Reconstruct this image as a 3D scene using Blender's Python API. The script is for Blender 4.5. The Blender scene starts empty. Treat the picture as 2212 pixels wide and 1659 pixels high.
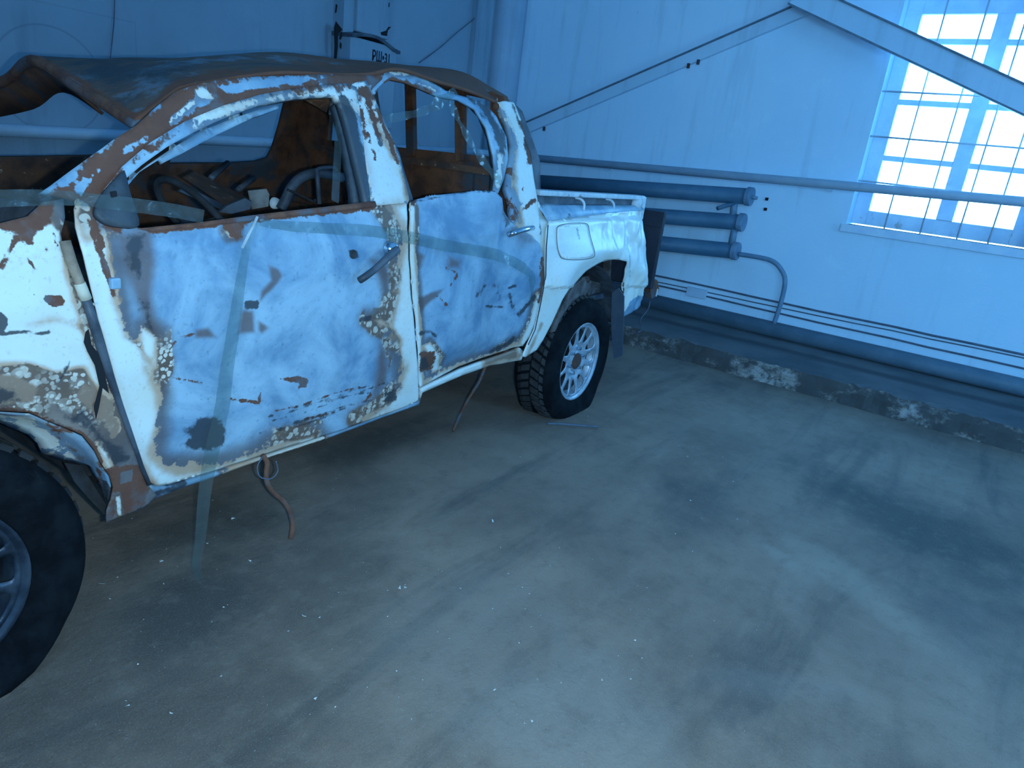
import bpy, bmesh, math, random
import numpy as np
from mathutils import Vector, Matrix, noise as mnoise
from mathutils.geometry import delaunay_2d_cdt

random.seed(7)
rng = np.random.default_rng(7)
SC = bpy.context.scene
COL = SC.collection

# ------------------------------------------------------------------ camera
FPX, PITCH, ROLL, AZ, CAMH = 1497.194, 0.3163, 0.1253, 0.5914, 1.3845
CX, CY = 1106.0, 829.5
_F = np.array([math.cos(AZ) * math.cos(PITCH), math.sin(AZ) * math.cos(PITCH), -math.sin(PITCH)])
_R0 = np.array([math.sin(AZ), -math.cos(AZ), 0.0])
_U0 = np.cross(_R0, _F)
_R = math.cos(ROLL) * _R0 + math.sin(ROLL) * _U0
_U = -math.sin(ROLL) * _R0 + math.cos(ROLL) * _U0
CM = np.stack([_R, -_U, _F], axis=1)
EYE = np.array([0.0, 0.0, CAMH])
cam = bpy.data.cameras.new('camera')
cam_o = bpy.data.objects.new('camera', cam)
COL.objects.link(cam_o)
cam_o.matrix_world = Matrix(((_R[0], _U[0], -_F[0], 0), (_R[1], _U[1], -_F[1], 0), (_R[2], _U[2], -_F[2], CAMH), (0, 0, 0, 1)))
cam.sensor_width = 36.0
cam.lens = 36.0 * FPX / 2212.0
cam.clip_start = 0.02
SC.camera = cam_o

# ------------------------------------------------------------------ world, lights, exposure
SC.view_settings.view_transform = 'Standard'
SC.view_settings.look = 'None'
SC.view_settings.gamma = 1.0
SC.view_settings.use_curve_mapping = False
SC.view_settings.exposure = 0.36
world = bpy.data.worlds.new('overcast_sky')
SC.world = world
world.use_nodes = True
_bg = world.node_tree.nodes['Background']
_bg.inputs['Color'].default_value = (0.188, 0.545, 0.985, 1)
_bg.inputs['Strength'].default_value = 18.0
SC.cycles.max_bounces = 8
SC.cycles.diffuse_bounces = 5
SC.cycles.use_denoising = True
SC.cycles.sample_clamp_indirect = 6.0

XR, YL, YB, XB, ZC = 6.3, 4.75, -5.0, -3.0, 4.3      # right wall, left wall, wall behind, wall at the back of the camera, ceiling

def portal(loc, direction, sx, sy):
    l = bpy.data.lights.new('sky_portal', 'AREA')
    l.shape = 'RECTANGLE'; l.size = sx; l.size_y = sy
    l.cycles.is_portal = True
    o = bpy.data.objects.new('sky_portal', l)
    COL.objects.link(o)
    o.location = loc
    o.rotation_euler = Vector(direction).to_track_quat('-Z', 'Y').to_euler()
# window openings: right wall (y0, y1, z0, z1); wall behind (x0, x1, z0, z1)
WIN_R = [(-0.05, 1.17, 1.17, 2.86), (-3.6, -2.3, 1.17, 2.86)]  # the second opening is unseen, added for ambient light
FILL_WIN_B = [(2.4, 4.0, 1.17, 2.9)]  # unseen opening, added as fill for the truck doors
FILL_WIN_C = [(-4.5, -2.7, 1.17, 3.2), (-2.2, -0.4, 1.17, 3.2)]       # unseen openings behind the camera, added to brighten the right wall
for (a, b, c0, d) in WIN_R:
    portal((XR + 0.30, (a + b) / 2, (c0 + d) / 2), (-1, 0, 0), b - a, d - c0)
for (a, b, c0, d) in FILL_WIN_B:
    portal(((a + b) / 2, YB - 0.30, (c0 + d) / 2), (0, 1, 0), b - a, d - c0)
for (a, b, c0, d) in FILL_WIN_C:
    portal((XB - 0.30, (a + b) / 2, (c0 + d) / 2), (1, 0, 0), b - a, d - c0)
# the camera's own flash, just right of the lens
fl = bpy.data.lights.new('camera_flash', 'AREA')
fl.shape = 'RECTANGLE'; fl.size = 0.03; fl.size_y = 0.015
fl.energy = 26.0
fl.color = (0.60, 0.88, 1.0)
fl_o = bpy.data.objects.new('camera_flash', fl)
COL.objects.link(fl_o)
_fp = EYE + _R * 0.052 - _U * 0.013 + _F * 0.02
fl_o.location = _fp
fl_o.rotation_euler = Vector(_F + 0.05 * _R - 0.02 * _U).to_track_quat('-Z', 'Y').to_euler()

# ------------------------------------------------------------------ measuring helpers
TX, TY, YAW = 0.3346, 1.6822, 0.0459         # the truck's frame: x towards its tail, y across it, z up
TC, TS = math.cos(YAW), math.sin(YAW)
def t2w(x, y, z): return np.array((TX + TC * x - TS * y, TY + TS * x + TC * y, z))
def w2t(p):
    x, y = p[0] - TX, p[1] - TY
    return np.array((TC * x + TS * y, -TS * x + TC * y, p[2]))
def ray(px, py): return CM @ np.array([px - CX, py - CY, FPX])
def wallp(px, py, ax, val):
    d = ray(px, py); return EYE + (val - EYE[ax]) / d[ax] * d
def trk(px, py, y=0.0):
    d = ray(px, py); n = np.array([-TS, TC, 0.0])
    return w2t(EYE + (n @ (t2w(0, y, 0) - EYE)) / (n @ d) * d)
def trx(px, py, x):
    d = ray(px, py); n = np.array([TC, TS, 0.0])
    return w2t(EYE + (n @ (t2w(x, 0, 0) - EYE)) / (n @ d) * d)
def proj_t(V):
    V = np.asarray(V, float)
    W = np.stack([TX + TC * V[:, 0] - TS * V[:, 1], TY + TS * V[:, 0] + TC * V[:, 1], V[:, 2]], 1) - EYE
    q = W @ CM
    return np.stack([CX + FPX * q[:, 0] / q[:, 2], CY + FPX * q[:, 1] / q[:, 2]], 1)

PZ = [0.28, 0.40, 0.55, 0.75, 0.95, 1.06, 1.13, 1.20, 1.30, 1.45, 1.60, 1.80]
PY = [0.085, 0.055, 0.032, 0.012, 0.0, 0.002, 0.02, 0.045, 0.09, 0.15, 0.215, 0.32]
def prof(z): return np.interp(z, PZ, PY)
BZ = [0.30, 0.50, 0.80, 1.00, 1.105, 1.13, 1.2, 1.5]
BY = [0.07, 0.03, 0.004, 0.0, 0.015, 0.05, 0.05, 0.05]
def prof_bed(z): return np.interp(z, BZ, BY)
def side(px, py, pf=prof, off=0.0):
    y = 0.0
    for _ in range(12):
        p = trk(px, py, y); y = 0.5 * y + 0.5 * (float(pf(p[2])) + off)
    return trk(px, py, y)

# ------------------------------------------------------------------ object helpers
def link(o, parent=None):
    COL.objects.link(o)
    if parent is not None: o.parent = parent
    return o
def empty(name, label=None, cat=None, loc=(0, 0, 0), rz=0.0, group=None, parent=None, kind=None):
    o = bpy.data.objects.new(name, None); o.empty_display_size = 0.1
    o.location = loc; o.rotation_euler = (0, 0, rz)
    link(o, parent)
    return tag(o, label, cat, group, kind)
def tag(o, label=None, cat=None, group=None, kind=None):
    if label: o['label'] = label
    if cat: o['category'] = cat
    if group: o['group'] = group
    if kind: o['kind'] = kind
    return o
def mesh_obj(name, V, F, mat, parent=None, smooth=False, attrs=None):
    me = bpy.data.meshes.new(name)
    me.from_pydata([tuple(map(float, v)) for v in V], [], [tuple(int(i) for i in f) for f in F])
    if attrs:
        for k, a in attrs.items():
            at = me.attributes.new(k, 'FLOAT', 'POINT')
            at.data.foreach_set('value', np.asarray(a, np.float32))
    if smooth:
        me.polygons.foreach_set('use_smooth', [True] * len(me.polygons))
    if mat is not None: me.materials.append(mat)
    me.update()
    o = bpy.data.objects.new(name, me)
    return link(o, parent)
class MB:
    def __init__(s): s.V = []; s.F = []
    def add(s, V, F):
        n = len(s.V); s.V += [tuple(v) for v in V]; s.F += [tuple(i + n for i in f) for f in F]
    def box(s, x0, x1, y0, y1, z0, z1):
        V = [(x0, y0, z0), (x1, y0, z0), (x1, y1, z0), (x0, y1, z0), (x0, y0, z1), (x1, y0, z1), (x1, y1, z1), (x0, y1, z1)]
        s.add(V, [(0, 3, 2, 1), (4, 5, 6, 7), (0, 1, 5, 4), (1, 2, 6, 5), (2, 3, 7, 6), (3, 0, 4, 7)])
        return s
    def bar(s, a, b, w, h, up=(0, 0, 1)):
        a, b = Vector(a), Vector(b); d = (b - a).normalized()
        u = Vector(up); r = d.cross(u)
        if r.length < 1e-4: r = d.cross(Vector((1, 0, 0)))
        r.normalize(); u = r.cross(d)
        V = []
        for p in (a, b):
            for (i, j) in ((-1, -1), (1, -1), (1, 1), (-1, 1)):
                V.append(p + r * (w / 2 * i) + u * (h / 2 * j))
        s.add(V, [(0, 1, 2, 3), (7, 6, 5, 4), (0, 4, 5, 1), (1, 5, 6, 2), (2, 6, 7, 3), (3, 7, 4, 0)])
        return s
    def tube(s, pts, rad, seg=10, caps=True):
        pts = [Vector(p) for p in pts]; n = len(pts)
        if not hasattr(rad, '__len__'): rad = [rad] * n
        prev = None; V = []
        for i, p in enumerate(pts):
            d = (pts[min(i + 1, n - 1)] - pts[max(i - 1, 0)]).normalized()
            if prev is None:
                u = d.cross(Vector((0, 0, 1)))
                if u.length < 1e-3: u = d.cross(Vector((1, 0, 0)))
            else:
                u = prev - d * prev.dot(d)
            u.normalize(); prev = u; w = d.cross(u)
            for k in range(seg):
                a = 2 * math.pi * k / seg
                V.append(p + (u * math.cos(a) + w * math.sin(a)) * rad[i])
        F = []
        for i in range(n - 1):
            for k in range(seg):
                F.append((i * seg + k, i * seg + (k + 1) % seg, (i + 1) * seg + (k + 1) % seg, (i + 1) * seg + k))
        if caps:
            F.append(tuple(reversed(range(seg)))); F.append(tuple((n - 1) * seg + k for k in range(seg)))
        s.add(V, F)
        return s
    def lathe(s, prof_, origin, axis, seg=32, closed=False):
        ax = Vector(axis).normalized(); u = ax.cross(Vector((0, 0, 1)))
        if u.length < 1e-3: u = ax.cross(Vector((1, 0, 0)))
        u.normalize(); w = ax.cross(u); o = Vector(origin); n = len(prof_); V = []
        for k in range(seg):
            a = 2 * math.pi * k / seg; e = u * math.cos(a) + w * math.sin(a)
            for (r, t) in prof_: V.append(o + e * r + ax * t)
        F = []
        m = n if closed else n - 1
        for k in range(seg):
            k2 = (k + 1) % seg
            for i in range(m):
                j = (i + 1) % n
                F.append((k * n + i, k * n + j, k2 * n + j, k2 * n + i))
        s.add(V, F)
        return s
    def build(s, name, mat, parent=None, smooth=False):
        return mesh_obj(name, s.V, s.F, mat, parent, smooth)
def bevel(o, w=0.004, seg=2):
    m = o.modifiers.new('bevel', 'BEVEL'); m.width = w; m.segments = seg; m.limit_method = 'ANGLE'; m.angle_limit = math.radians(40)
    return o
def solid(o, t=0.004, off=-1.0):
    m = o.modifiers.new('solid', 'SOLIDIFY'); m.thickness = t; m.offset = off
    return o
def catmull(P, n=6, closed=False):
    P = [np.asarray(p, float) for p in P]; out = []; N = len(P)
    rngi = range(N) if closed else range(N - 1)
    for i in rngi:
        if closed: p0, p1, p2, p3 = P[(i - 1) % N], P[i], P[(i + 1) % N], P[(i + 2) % N]
        else: p0, p1, p2, p3 = P[max(i - 1, 0)], P[i], P[i + 1], P[min(i + 2, N - 1)]
        for k in range(n):
            t = k / n
            out.append(0.5 * (2 * p1 + (p2 - p0) * t + (2 * p0 - 5 * p1 + 4 * p2 - p3) * t * t + (3 * p1 - p0 - 3 * p2 + p3) * t ** 3))
    if not closed: out.append(P[-1])
    return out
def resample(P, n):
    P = np.asarray(P, float); d = np.r_[0, np.cumsum(np.linalg.norm(np.diff(P, axis=0), axis=1))]
    t = np.linspace(0, d[-1], n)
    return np.stack([np.interp(t, d, P[:, k]) for k in range(P.shape[1])], 1)
def sdpoly(poly, pts):
    poly = np.asarray(poly, float); a = poly; b = np.roll(poly, -1, 0)
    best = np.full(len(pts), 1e9); ins = np.zeros(len(pts), bool)
    for p, q in zip(a, b):
        e = q - p; w = pts - p
        t = np.clip((w @ e) / max(e @ e, 1e-9), 0, 1)
        best = np.minimum(best, np.hypot(*(w - t[:, None] * e).T))
        c1 = (p[1] > pts[:, 1]) != (q[1] > pts[:, 1])
        with np.errstate(divide='ignore', invalid='ignore'):
            xx = (q[0] - p[0]) * (pts[:, 1] - p[1]) / (q[1] - p[1] if q[1] != p[1] else 1e-9) + p[0]
        ins ^= c1 & (pts[:, 0] < xx)
    return np.where(ins, best, -best)
def sdline(line, pts, half):
    line = np.asarray(line, float); best = np.full(len(pts), 1e9)
    for p, q in zip(line[:-1], line[1:]):
        e = q - p; w = pts - p
        t = np.clip((w @ e) / max(e @ e, 1e-9), 0, 1)
        best = np.minimum(best, np.hypot(*(w - t[:, None] * e).T))
    return half - best
# colour layers: list of (layer, 'p'|'l'|'-p'|'-l', points, width); soft = distance over which the value goes 0..1
def layers(pts, spec, soft=30.0, base=None):
    out = {k: np.full(len(pts), -1.0) for k in 'wrdth'}
    if base: 
        for k, v in base.items(): out[k][:] = v
    for s in spec:
        k, kind, P = s[0], s[1], s[2]
        d = sdpoly(P, pts) if kind[-1] == 'p' else sdline(P, pts, s[3])
        sf = s[4] if len(s) > 4 else soft
        v = np.clip(d / sf, -1, 1)
        if k[0] == '-': k = k[1:]; kind = '-' + kind
        out[k] = np.minimum(out[k], -v) if kind[0] == '-' else np.maximum(out[k], v)
    return out
def tri2d(outline, res, holes=()):
    def dens(P):
        P = np.asarray(P, float); n = len(P); out = []
        for i in range(n):
            a, b = P[i], P[(i + 1) % n]; m = max(1, int(np.hypot(*(b - a)) / res))
            for k in range(m): out.append(a + (b - a) * k / m)
        return np.array(out)
    loops = [dens(outline)] + [dens(h) for h in holes]
    V = []; E = []
    for L in loops:
        n0 = len(V); V += [tuple(p) for p in L]
        E += [(n0 + i, n0 + (i + 1) % len(L)) for i in range(len(L))]
    lo, hi = loops[0].min(0), loops[0].max(0)
    gx, gy = np.meshgrid(np.arange(lo[0], hi[0], res), np.arange(lo[1], hi[1], res * 0.87))
    gx = gx + (np.arange(gx.shape[0]) % 2)[:, None] * res * 0.5
    G = np.stack([gx.ravel(), gy.ravel()], 1)
    keep = sdpoly(loops[0], G) > res * 0.55
    for L in loops[1:]: keep &= sdpoly(L, G) < -res * 0.55
    V += [tuple(p) for p in G[keep]]
    r = delaunay_2d_cdt([Vector(v) for v in V], E, [], 0, 1e-6)
    P = np.array([tuple(v) for v in r[0]]); T = np.array([tuple(f) for f in r[2] if len(f) == 3])
    c = P[T].mean(1)
    k = sdpoly(loops[0], c) > 0
    for L in loops[1:]: k &= sdpoly(L, c) < 0
    return P, T[k]
def dents(P, amp=0.004, seed=0.0):
    return np.array([amp * mnoise.noise(Vector((p[0] * 3.1 + seed, p[1] * 3.1, seed))) * 1.6 + amp * 0.45 * mnoise.noise(Vector((p[0] * 11 + seed, p[1] * 11, 3 + seed))) for p in P])
def panel(name, outline, mat, parent, pf=prof, off=0.0, res=0.014, spec=(), soft=30.0, base=None, smooth_outline=0, amp=0.004, thick=0.005, holes=(), seed=0.0, bulge=None):
    """A sheet metal panel on the truck's near side: outline traced, carried onto the body's side surface, dented and given thickness."""
    if smooth_outline: outline = catmull(outline, smooth_outline, True)
    O3 = [side(p[0], p[1], pf, off) for p in outline]
    O2 = [(p[0], p[2]) for p in O3]
    H2 = [[(q[0], q[2]) for q in (side(p[0], p[1], pf, off) for p in h)] for h in holes]
    P, T = tri2d(O2, res, H2)
    y = pf(P[:, 1]) + off + dents(P, amp, seed)
    if bulge is not None: y = y + bulge(P)
    V = np.stack([P[:, 0], y, P[:, 1]], 1)
    L = layers(proj_t(V), spec, soft, base)
    # faces must look outwards (towards -y)
    a, b, c = V[T[0][0]], V[T[0][1]], V[T[0][2]]
    if np.cross(b - a, c - a)[1] > 0: T = T[:, ::-1]
    o = mesh_obj(name, V, T, mat, parent, True, L)
    if thick: solid(o, thick, -1.0)
    return o

# ------------------------------------------------------------------ materials
class NT:
    def __init__(s, name):
        s.m = bpy.data.materials.new(name); s.m.use_nodes = True
        s.t = s.m.node_tree; s.b = s.t.nodes['Principled BSDF']; s.out = s.t.nodes['Material Output']
        s._co = None
    def n(s, typ, **kw):
        x = s.t.nodes.new(typ)
        for k, v in kw.items(): setattr(x, k, v)
        return x
    def l(s, a, b): s.t.links.new(a, b)
    def co(s, scale=(1, 1, 1), world=False):
        if world:
            g = s.n('ShaderNodeNewGeometry').outputs['Position']
        else:
            g = s.n('ShaderNodeTexCoord').outputs['Object']
        mp = s.n('ShaderNodeMapping'); mp.inputs['Scale'].default_value = scale
        s.l(g, mp.inputs['Vector']); return mp.outputs['Vector']
    def noise(s, vec, scale, detail=4, rough=0.55, dist=0.0):
        x = s.n('ShaderNodeTexNoise'); x.inputs['Scale'].default_value = scale; x.inputs['Detail'].default_value = detail
        x.inputs['Roughness'].default_value = rough; x.inputs['Distortion'].default_value = dist
        s.l(vec, x.inputs['Vector']); return x.outputs['Fac']
    def vor(s, vec, scale, feature='F1', out='Distance', rnd=1.0):
        x = s.n('ShaderNodeTexVoronoi'); x.feature = feature; x.inputs['Scale'].default_value = scale; x.inputs['Randomness'].default_value = rnd
        s.l(vec, x.inputs['Vector']); return x.outputs[out]
    def math(s, op, a, b=None, c=None, clamp=False):
        x = s.n('ShaderNodeMath'); x.operation = op; x.use_clamp = clamp
        for i, v in enumerate((a, b, c)):
            if v is None: continue
            if isinstance(v, (int, float)): x.inputs[i].default_value = v
            else: s.l(v, x.inputs[i])
        return x.outputs[0]
    def ramp(s, v, lo, hi, smooth=True):
        x = s.n('ShaderNodeMapRange'); x.interpolation_type = 'SMOOTHSTEP' if smooth else 'LINEAR'; x.clamp = True
        x.inputs['From Min'].default_value = lo; x.inputs['From Max'].default_value = hi
        s.l(v, x.inputs['Value']); return x.outputs['Result']
    def mix(s, fac, a, b, blend='MIX'):
        x = s.n('ShaderNodeMix'); x.data_type = 'RGBA'; x.blend_type = blend
        if isinstance(fac, (int, float)): x.inputs['Factor'].default_value = fac
        else: s.l(fac, x.inputs['Factor'])
        for k, v in (('A', a), ('B', b)):
            i = [q for q in x.inputs if q.name == k and q.type == 'RGBA'][0]
            if isinstance(v, (tuple, list)): i.default_value = (*v[:3], 1)
            else: s.l(v, i)
        return [q for q in x.outputs if q.type == 'RGBA'][0]
    def attr(s, name):
        x = s.n('ShaderNodeAttribute'); x.attribute_name = name; return x.outputs['Fac']
    def color(s, v):
        if isinstance(v, (tuple, list)): s.b.inputs['Base Color'].default_value = (*v[:3], 1)
        else: s.l(v, s.b.inputs['Base Color'])
    def rough(s, v):
        if isinstance(v, (int, float)): s.b.inputs['Roughness'].default_value = v
        else: s.l(v, s.b.inputs['Roughness'])
    def metal(s, v):
        if isinstance(v, (int, float)): s.b.inputs['Metallic'].default_value = v
        else: s.l(v, s.b.inputs['Metallic'])
    def bump(s, h, strength=0.3, dist=0.01):
        x = s.n('ShaderNodeBump'); x.inputs['Strength'].default_value = strength; x.inputs['Distance'].default_value = dist
        s.l(h, x.inputs['Height']); s.l(x.outputs['Normal'], s.b.inputs['Normal'])

WHITE = (0.72, 0.78, 0.76)
TAN = (0.52, 0.36, 0.25)
METAL_A = (0.17, 0.32, 0.47)
METAL_B = (0.35, 0.52, 0.63)
RUST_A = (0.105, 0.042, 0.030)
RUST_B = (0.20, 0.088, 0.052)
CHAR = (0.035, 0.04, 0.05)

def burnt_paint(name, metal_a=METAL_A, metal_b=METAL_B, tan=0.8, edge=0.9, halo=0.75, white=WHITE, cells=0.5, rough=0.5):
    """White paint burnt off sheet metal: attributes w (paint left), r (rust), d (soot), t (heat tint)."""
    k = NT(name); co = k.co()
    w, r, d, t, hs = (k.attr(q) for q in 'wrdth')
    n1 = k.math('SUBTRACT', k.noise(co, 26, 9, 0.68), 0.5)
    n2 = k.math('SUBTRACT', k.noise(co, 7, 5, 0.6), 0.5)
    n3 = k.noise(co, 2.2, 6, 0.6)
    wj = k.math('ADD', k.math('ADD', w, k.math('MULTIPLY', n1, edge * 1.9)), k.math('MULTIPLY', n2, 0.7))
    wm = k.ramp(wj, 0.0, 0.10)
    # bare, blue-grey steel with cloudy patches
    cl = k.ramp(k.noise(co, 4.2, 7, 0.62, 0.5), 0.33, 0.66)
    base = k.mix(cl, metal_a, metal_b)
    base = k.mix(k.math('MULTIPLY', k.ramp(k.noise(co, 1.7, 4, 0.6, 0.3), 0.50, 0.72), 0.55), base, tuple(0.62 * q for q in metal_a))
    hj = k.math('ADD', hs, k.math('MULTIPLY', n2, 1.1))
    hm = k.ramp(hj, -0.35, 0.55)
    base = k.mix(k.math('MULTIPLY', hm, 0.85), base, (0.135, 0.088, 0.078))
    fine = k.noise(co, 60, 6, 0.7)
    base = k.mix(k.ramp(fine, 0.55, 0.8), base, tuple(0.7 * q for q in metal_a))
    base = k.mix(k.math('MULTIPLY', k.ramp(k.math('ADD', w, k.math('MULTIPLY', n2, 1.0)), -0.95, -0.1), halo), base, (0.10, 0.068, 0.058))
    # heat tint on the paint that is left
    tn = k.math('ADD', k.math('MULTIPLY', k.ramp(k.math('SUBTRACT', w, k.math('MULTIPLY', n2, 1.2)), 0.75, 0.0), tan), k.ramp(k.math('ADD', t, k.math('MULTIPLY', n2, 1.3)), -0.2, 0.7), clamp=True)
    cream_ = k.mix(k.math('MULTIPLY', k.ramp(k.noise(co, 3.7, 7, 0.65), 0.40, 0.68), 0.6), white, tuple(q * f for q, f in zip(white, (0.93, 0.84, 0.70))))
    pw = k.mix(k.ramp(tn, 0.0, 0.75), cream_, TAN)
    pw = k.mix(k.math('MULTIPLY', k.ramp(tn, 0.75, 1.0), 0.65), pw, (0.16, 0.105, 0.08))
    pw = k.mix(k.math('MULTIPLY', k.ramp(k.noise(co, 90, 5, 0.7), 0.57, 0.66), 0.3), pw, (0.42, 0.32, 0.25))
    c = k.mix(wm, base, pw)
    # blistered band along the burnt edge: pale blisters on browned metal
    sz = k.ramp(n3, 0.40, 0.60)
    wob = k.n('ShaderNodeVectorMath'); wob.operation = 'ADD'
    k.l(co, wob.inputs[0]); nv = k.n('ShaderNodeTexNoise'); nv.inputs['Scale'].default_value = 40; k.l(co, nv.inputs['Vector'])
    sc_ = k.n('ShaderNodeVectorMath'); sc_.operation = 'SCALE'; sc_.inputs['Scale'].default_value = 0.012; k.l(nv.outputs['Color'], sc_.inputs[0]); k.l(sc_.outputs[0], wob.inputs[1])
    va = k.ramp(k.vor(wob.outputs[0], 34, rnd=0.8), 0.50, 0.44); vb = k.ramp(k.vor(wob.outputs[0], 72, rnd=0.8), 0.50, 0.42)
    keep = k.ramp(k.noise(co, 22, 3, 0.5), 0.40, 0.46)
    cell = k.math('MULTIPLY', k.math('ADD', k.math('MULTIPLY', va, sz), k.math('MULTIPLY', vb, k.math('SUBTRACT', 1.0, sz)), clamp=True), keep)
    wb = k.math('ADD', w, k.math('MULTIPLY', n2, 0.9))
    band = k.math('MULTIPLY', k.math('MULTIPLY', k.ramp(wb, -0.60, -0.45), k.ramp(wb, 0.30, 0.12)), k.ramp(k.noise(co, 3.3, 4, 0.6), 0.575 - 0.14 * cells, 0.64 - 0.14 * cells))
    bl = k.mix(cell, k.mix(k.noise(co, 10, 4), (0.075, 0.055, 0.048), (0.24, 0.16, 0.115)), k.mix(k.ramp(n3, 0.3, 0.7), (0.70, 0.67, 0.59), (0.52, 0.46, 0.38)))
    c = k.mix(k.math('MULTIPLY', band, min(1.0, cells * 2)), c, bl)
    rj = k.math('ADD', k.math('ADD', r, k.math('MULTIPLY', n1, 2.2)), k.math('MULTIPLY', n2, 0.8))
    rm = k.ramp(rj, 0.0, 0.22)
    rc = k.mix(k.noise(co, 18, 6, 0.65), RUST_A, RUST_B)
    rc = k.mix(k.ramp(k.noise(co, 9, 5, 0.6), 0.52, 0.68), rc, (0.12, 0.13, 0.15))
    c = k.mix(rm, c, rc)
    dj = k.math('ADD', d, k.math('MULTIPLY', n1, 1.8))
    dm = k.ramp(dj, 0.0, 0.35)
    c = k.mix(k.math('MULTIPLY', dm, 0.92), c, CHAR)
    k.color(c)
    k.rough(k.math('ADD', k.math('MULTIPLY', rm, 0.35), rough))
    h = k.math('ADD', k.math('MULTIPLY', wm, 0.35), k.math('MULTIPLY', k.noise(co, 34, 6, 0.6), 0.5))
    h = k.math('ADD', h, k.math('MULTIPLY', rm, k.noise(co, 120, 3, 0.6)))
    k.bump(h, 0.35, 0.004)
    return k.m
def simple(name, ca, cb=None, scale=20, rough=0.6, metal=0.0, bump=0.0, spec=None, detail=6, lo=0.35, hi=0.65, cc=None, cscale=6, clo=.55, chi=.65, stretch=(1, 1, 1), bscale=None):
    k = NT(name); co = k.co(stretch)
    if cb is None: k.color(ca)
    else:
        f = k.ramp(k.noise(co, scale, detail, 0.62), lo, hi)
        c = k.mix(f, ca, cb)
        if cc is not None: c = k.mix(k.ramp(k.noise(co, cscale, 7, 0.66), clo, chi), c, cc)
        k.color(c)
    k.rough(rough); k.metal(metal)
    if spec is not None: k.b.inputs['Specular IOR Level'].default_value = spec
    if bump: k.bump(k.noise(co, bscale or scale * 2, 6, 0.65), bump, 0.01)
    return k.m

M = {}
M['door'] = burnt_paint('burnt_door_paint', metal_a=(0.13, 0.26, 0.40), metal_b=(0.35, 0.52, 0.64), cells=0.5)
M['pillar'] = burnt_paint('burnt_pillar_paint', tan=0.35, edge=1.0, halo=0.5, cells=0.1)
M['fender'] = burnt_paint('blistered_fender_paint', tan=0.7, edge=0.8, halo=0.6, cells=0.75, metal_a=(0.10, 0.11, 0.13), metal_b=(0.25, 0.2, 0.17))
M['bed'] = burnt_paint('chalky_white_bed_paint', tan=0.0, edge=0.2, halo=0.1, white=(0.80, 0.84, 0.80), cells=0.0, rough=0.32)
M['rust'] = simple('rusted_steel', RUST_A, RUST_B, 14, 0.9, bump=0.5, cc=(0.10, 0.12, 0.15), cscale=5, clo=.5, chi=.66)
M['rust_dark'] = simple('dark_rusted_steel', (0.06, 0.026, 0.018), (0.17, 0.065, 0.03), 9, 0.9, bump=0.5, cc=(0.045, 0.055, 0.07), cscale=4, clo=.5, chi=.62)
M['rust_pale'] = simple('scaled_rust_with_paint_flecks', (0.06, 0.035, 0.03), (0.15, 0.07, 0.04), 11, 0.9, bump=0.6, cc=(0.36, 0.30, 0.24), cscale=22, clo=.62, chi=.66)
M['rim_dark'] = simple('sooty_alloy', (0.02, 0.032, 0.05), (0.06, 0.085, 0.12), 9, 0.4, metal=0.4, bump=0.2)
M['char'] = simple('charred_black', (0.012, 0.014, 0.018), (0.035, 0.04, 0.05), 12, 0.85, bump=0.3)
M['steel_blue'] = simple('blue_grey_steel', METAL_A, METAL_B, 7, 0.45, bump=0.25, cc=(0.07, 0.06, 0.07), cscale=9, clo=.58, chi=.7)
M['gunmetal'] = simple('sooty_steel', (0.030, 0.042, 0.060), (0.085, 0.108, 0.138), 9, 0.55, bump=0.25)
M['chrome'] = simple('chrome', (0.55, 0.66, 0.75), rough=0.14, metal=1.0)
M['alloy'] = simple('dull_alloy', (0.28, 0.34, 0.40), (0.44, 0.51, 0.58), 20, 0.42, metal=0.35, bump=0.1)
M['rubber'] = simple('tyre_rubber', (0.0025, 0.004, 0.0065), (0.008, 0.011, 0.0145), 14, 0.9, bump=0.3, spec=0.12, cc=(0.04, 0.036, 0.033), cscale=5, clo=.62, chi=.8)
M['tread'] = simple('lightened_tread_rubber', (0.016, 0.017, 0.019), (0.036, 0.036, 0.038), 18, 0.85, bump=0.3)  # lighter than the tyre, so the groove shade is in the colour
M['sail'] = simple('sooty_mirror_mount', (0.028, 0.040, 0.055), (0.055, 0.072, 0.09), 14, 0.6, bump=0.2, cc=(0.30, 0.33, 0.34), cscale=30, clo=.66, chi=.69)
M['flap'] = simple('dusty_mud_flap', (0.035, 0.055, 0.085), (0.06, 0.08, 0.11), 9, 0.6)
M['mud'] = simple('dried_mud', (0.065, 0.052, 0.048), (0.17, 0.145, 0.14), 12, 0.95, bump=0.6)
M['primer'] = simple('flaking_primer', (0.42, 0.50, 0.56), (0.60, 0.66, 0.68), 14, 0.6, bump=0.2, cc=(0.2, 0.12, 0.08), cscale=12, clo=.6, chi=.64)
M['cream'] = simple('scorched_cream', (0.55, 0.50, 0.38), (0.70, 0.66, 0.55), 9, 0.7)

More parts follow.
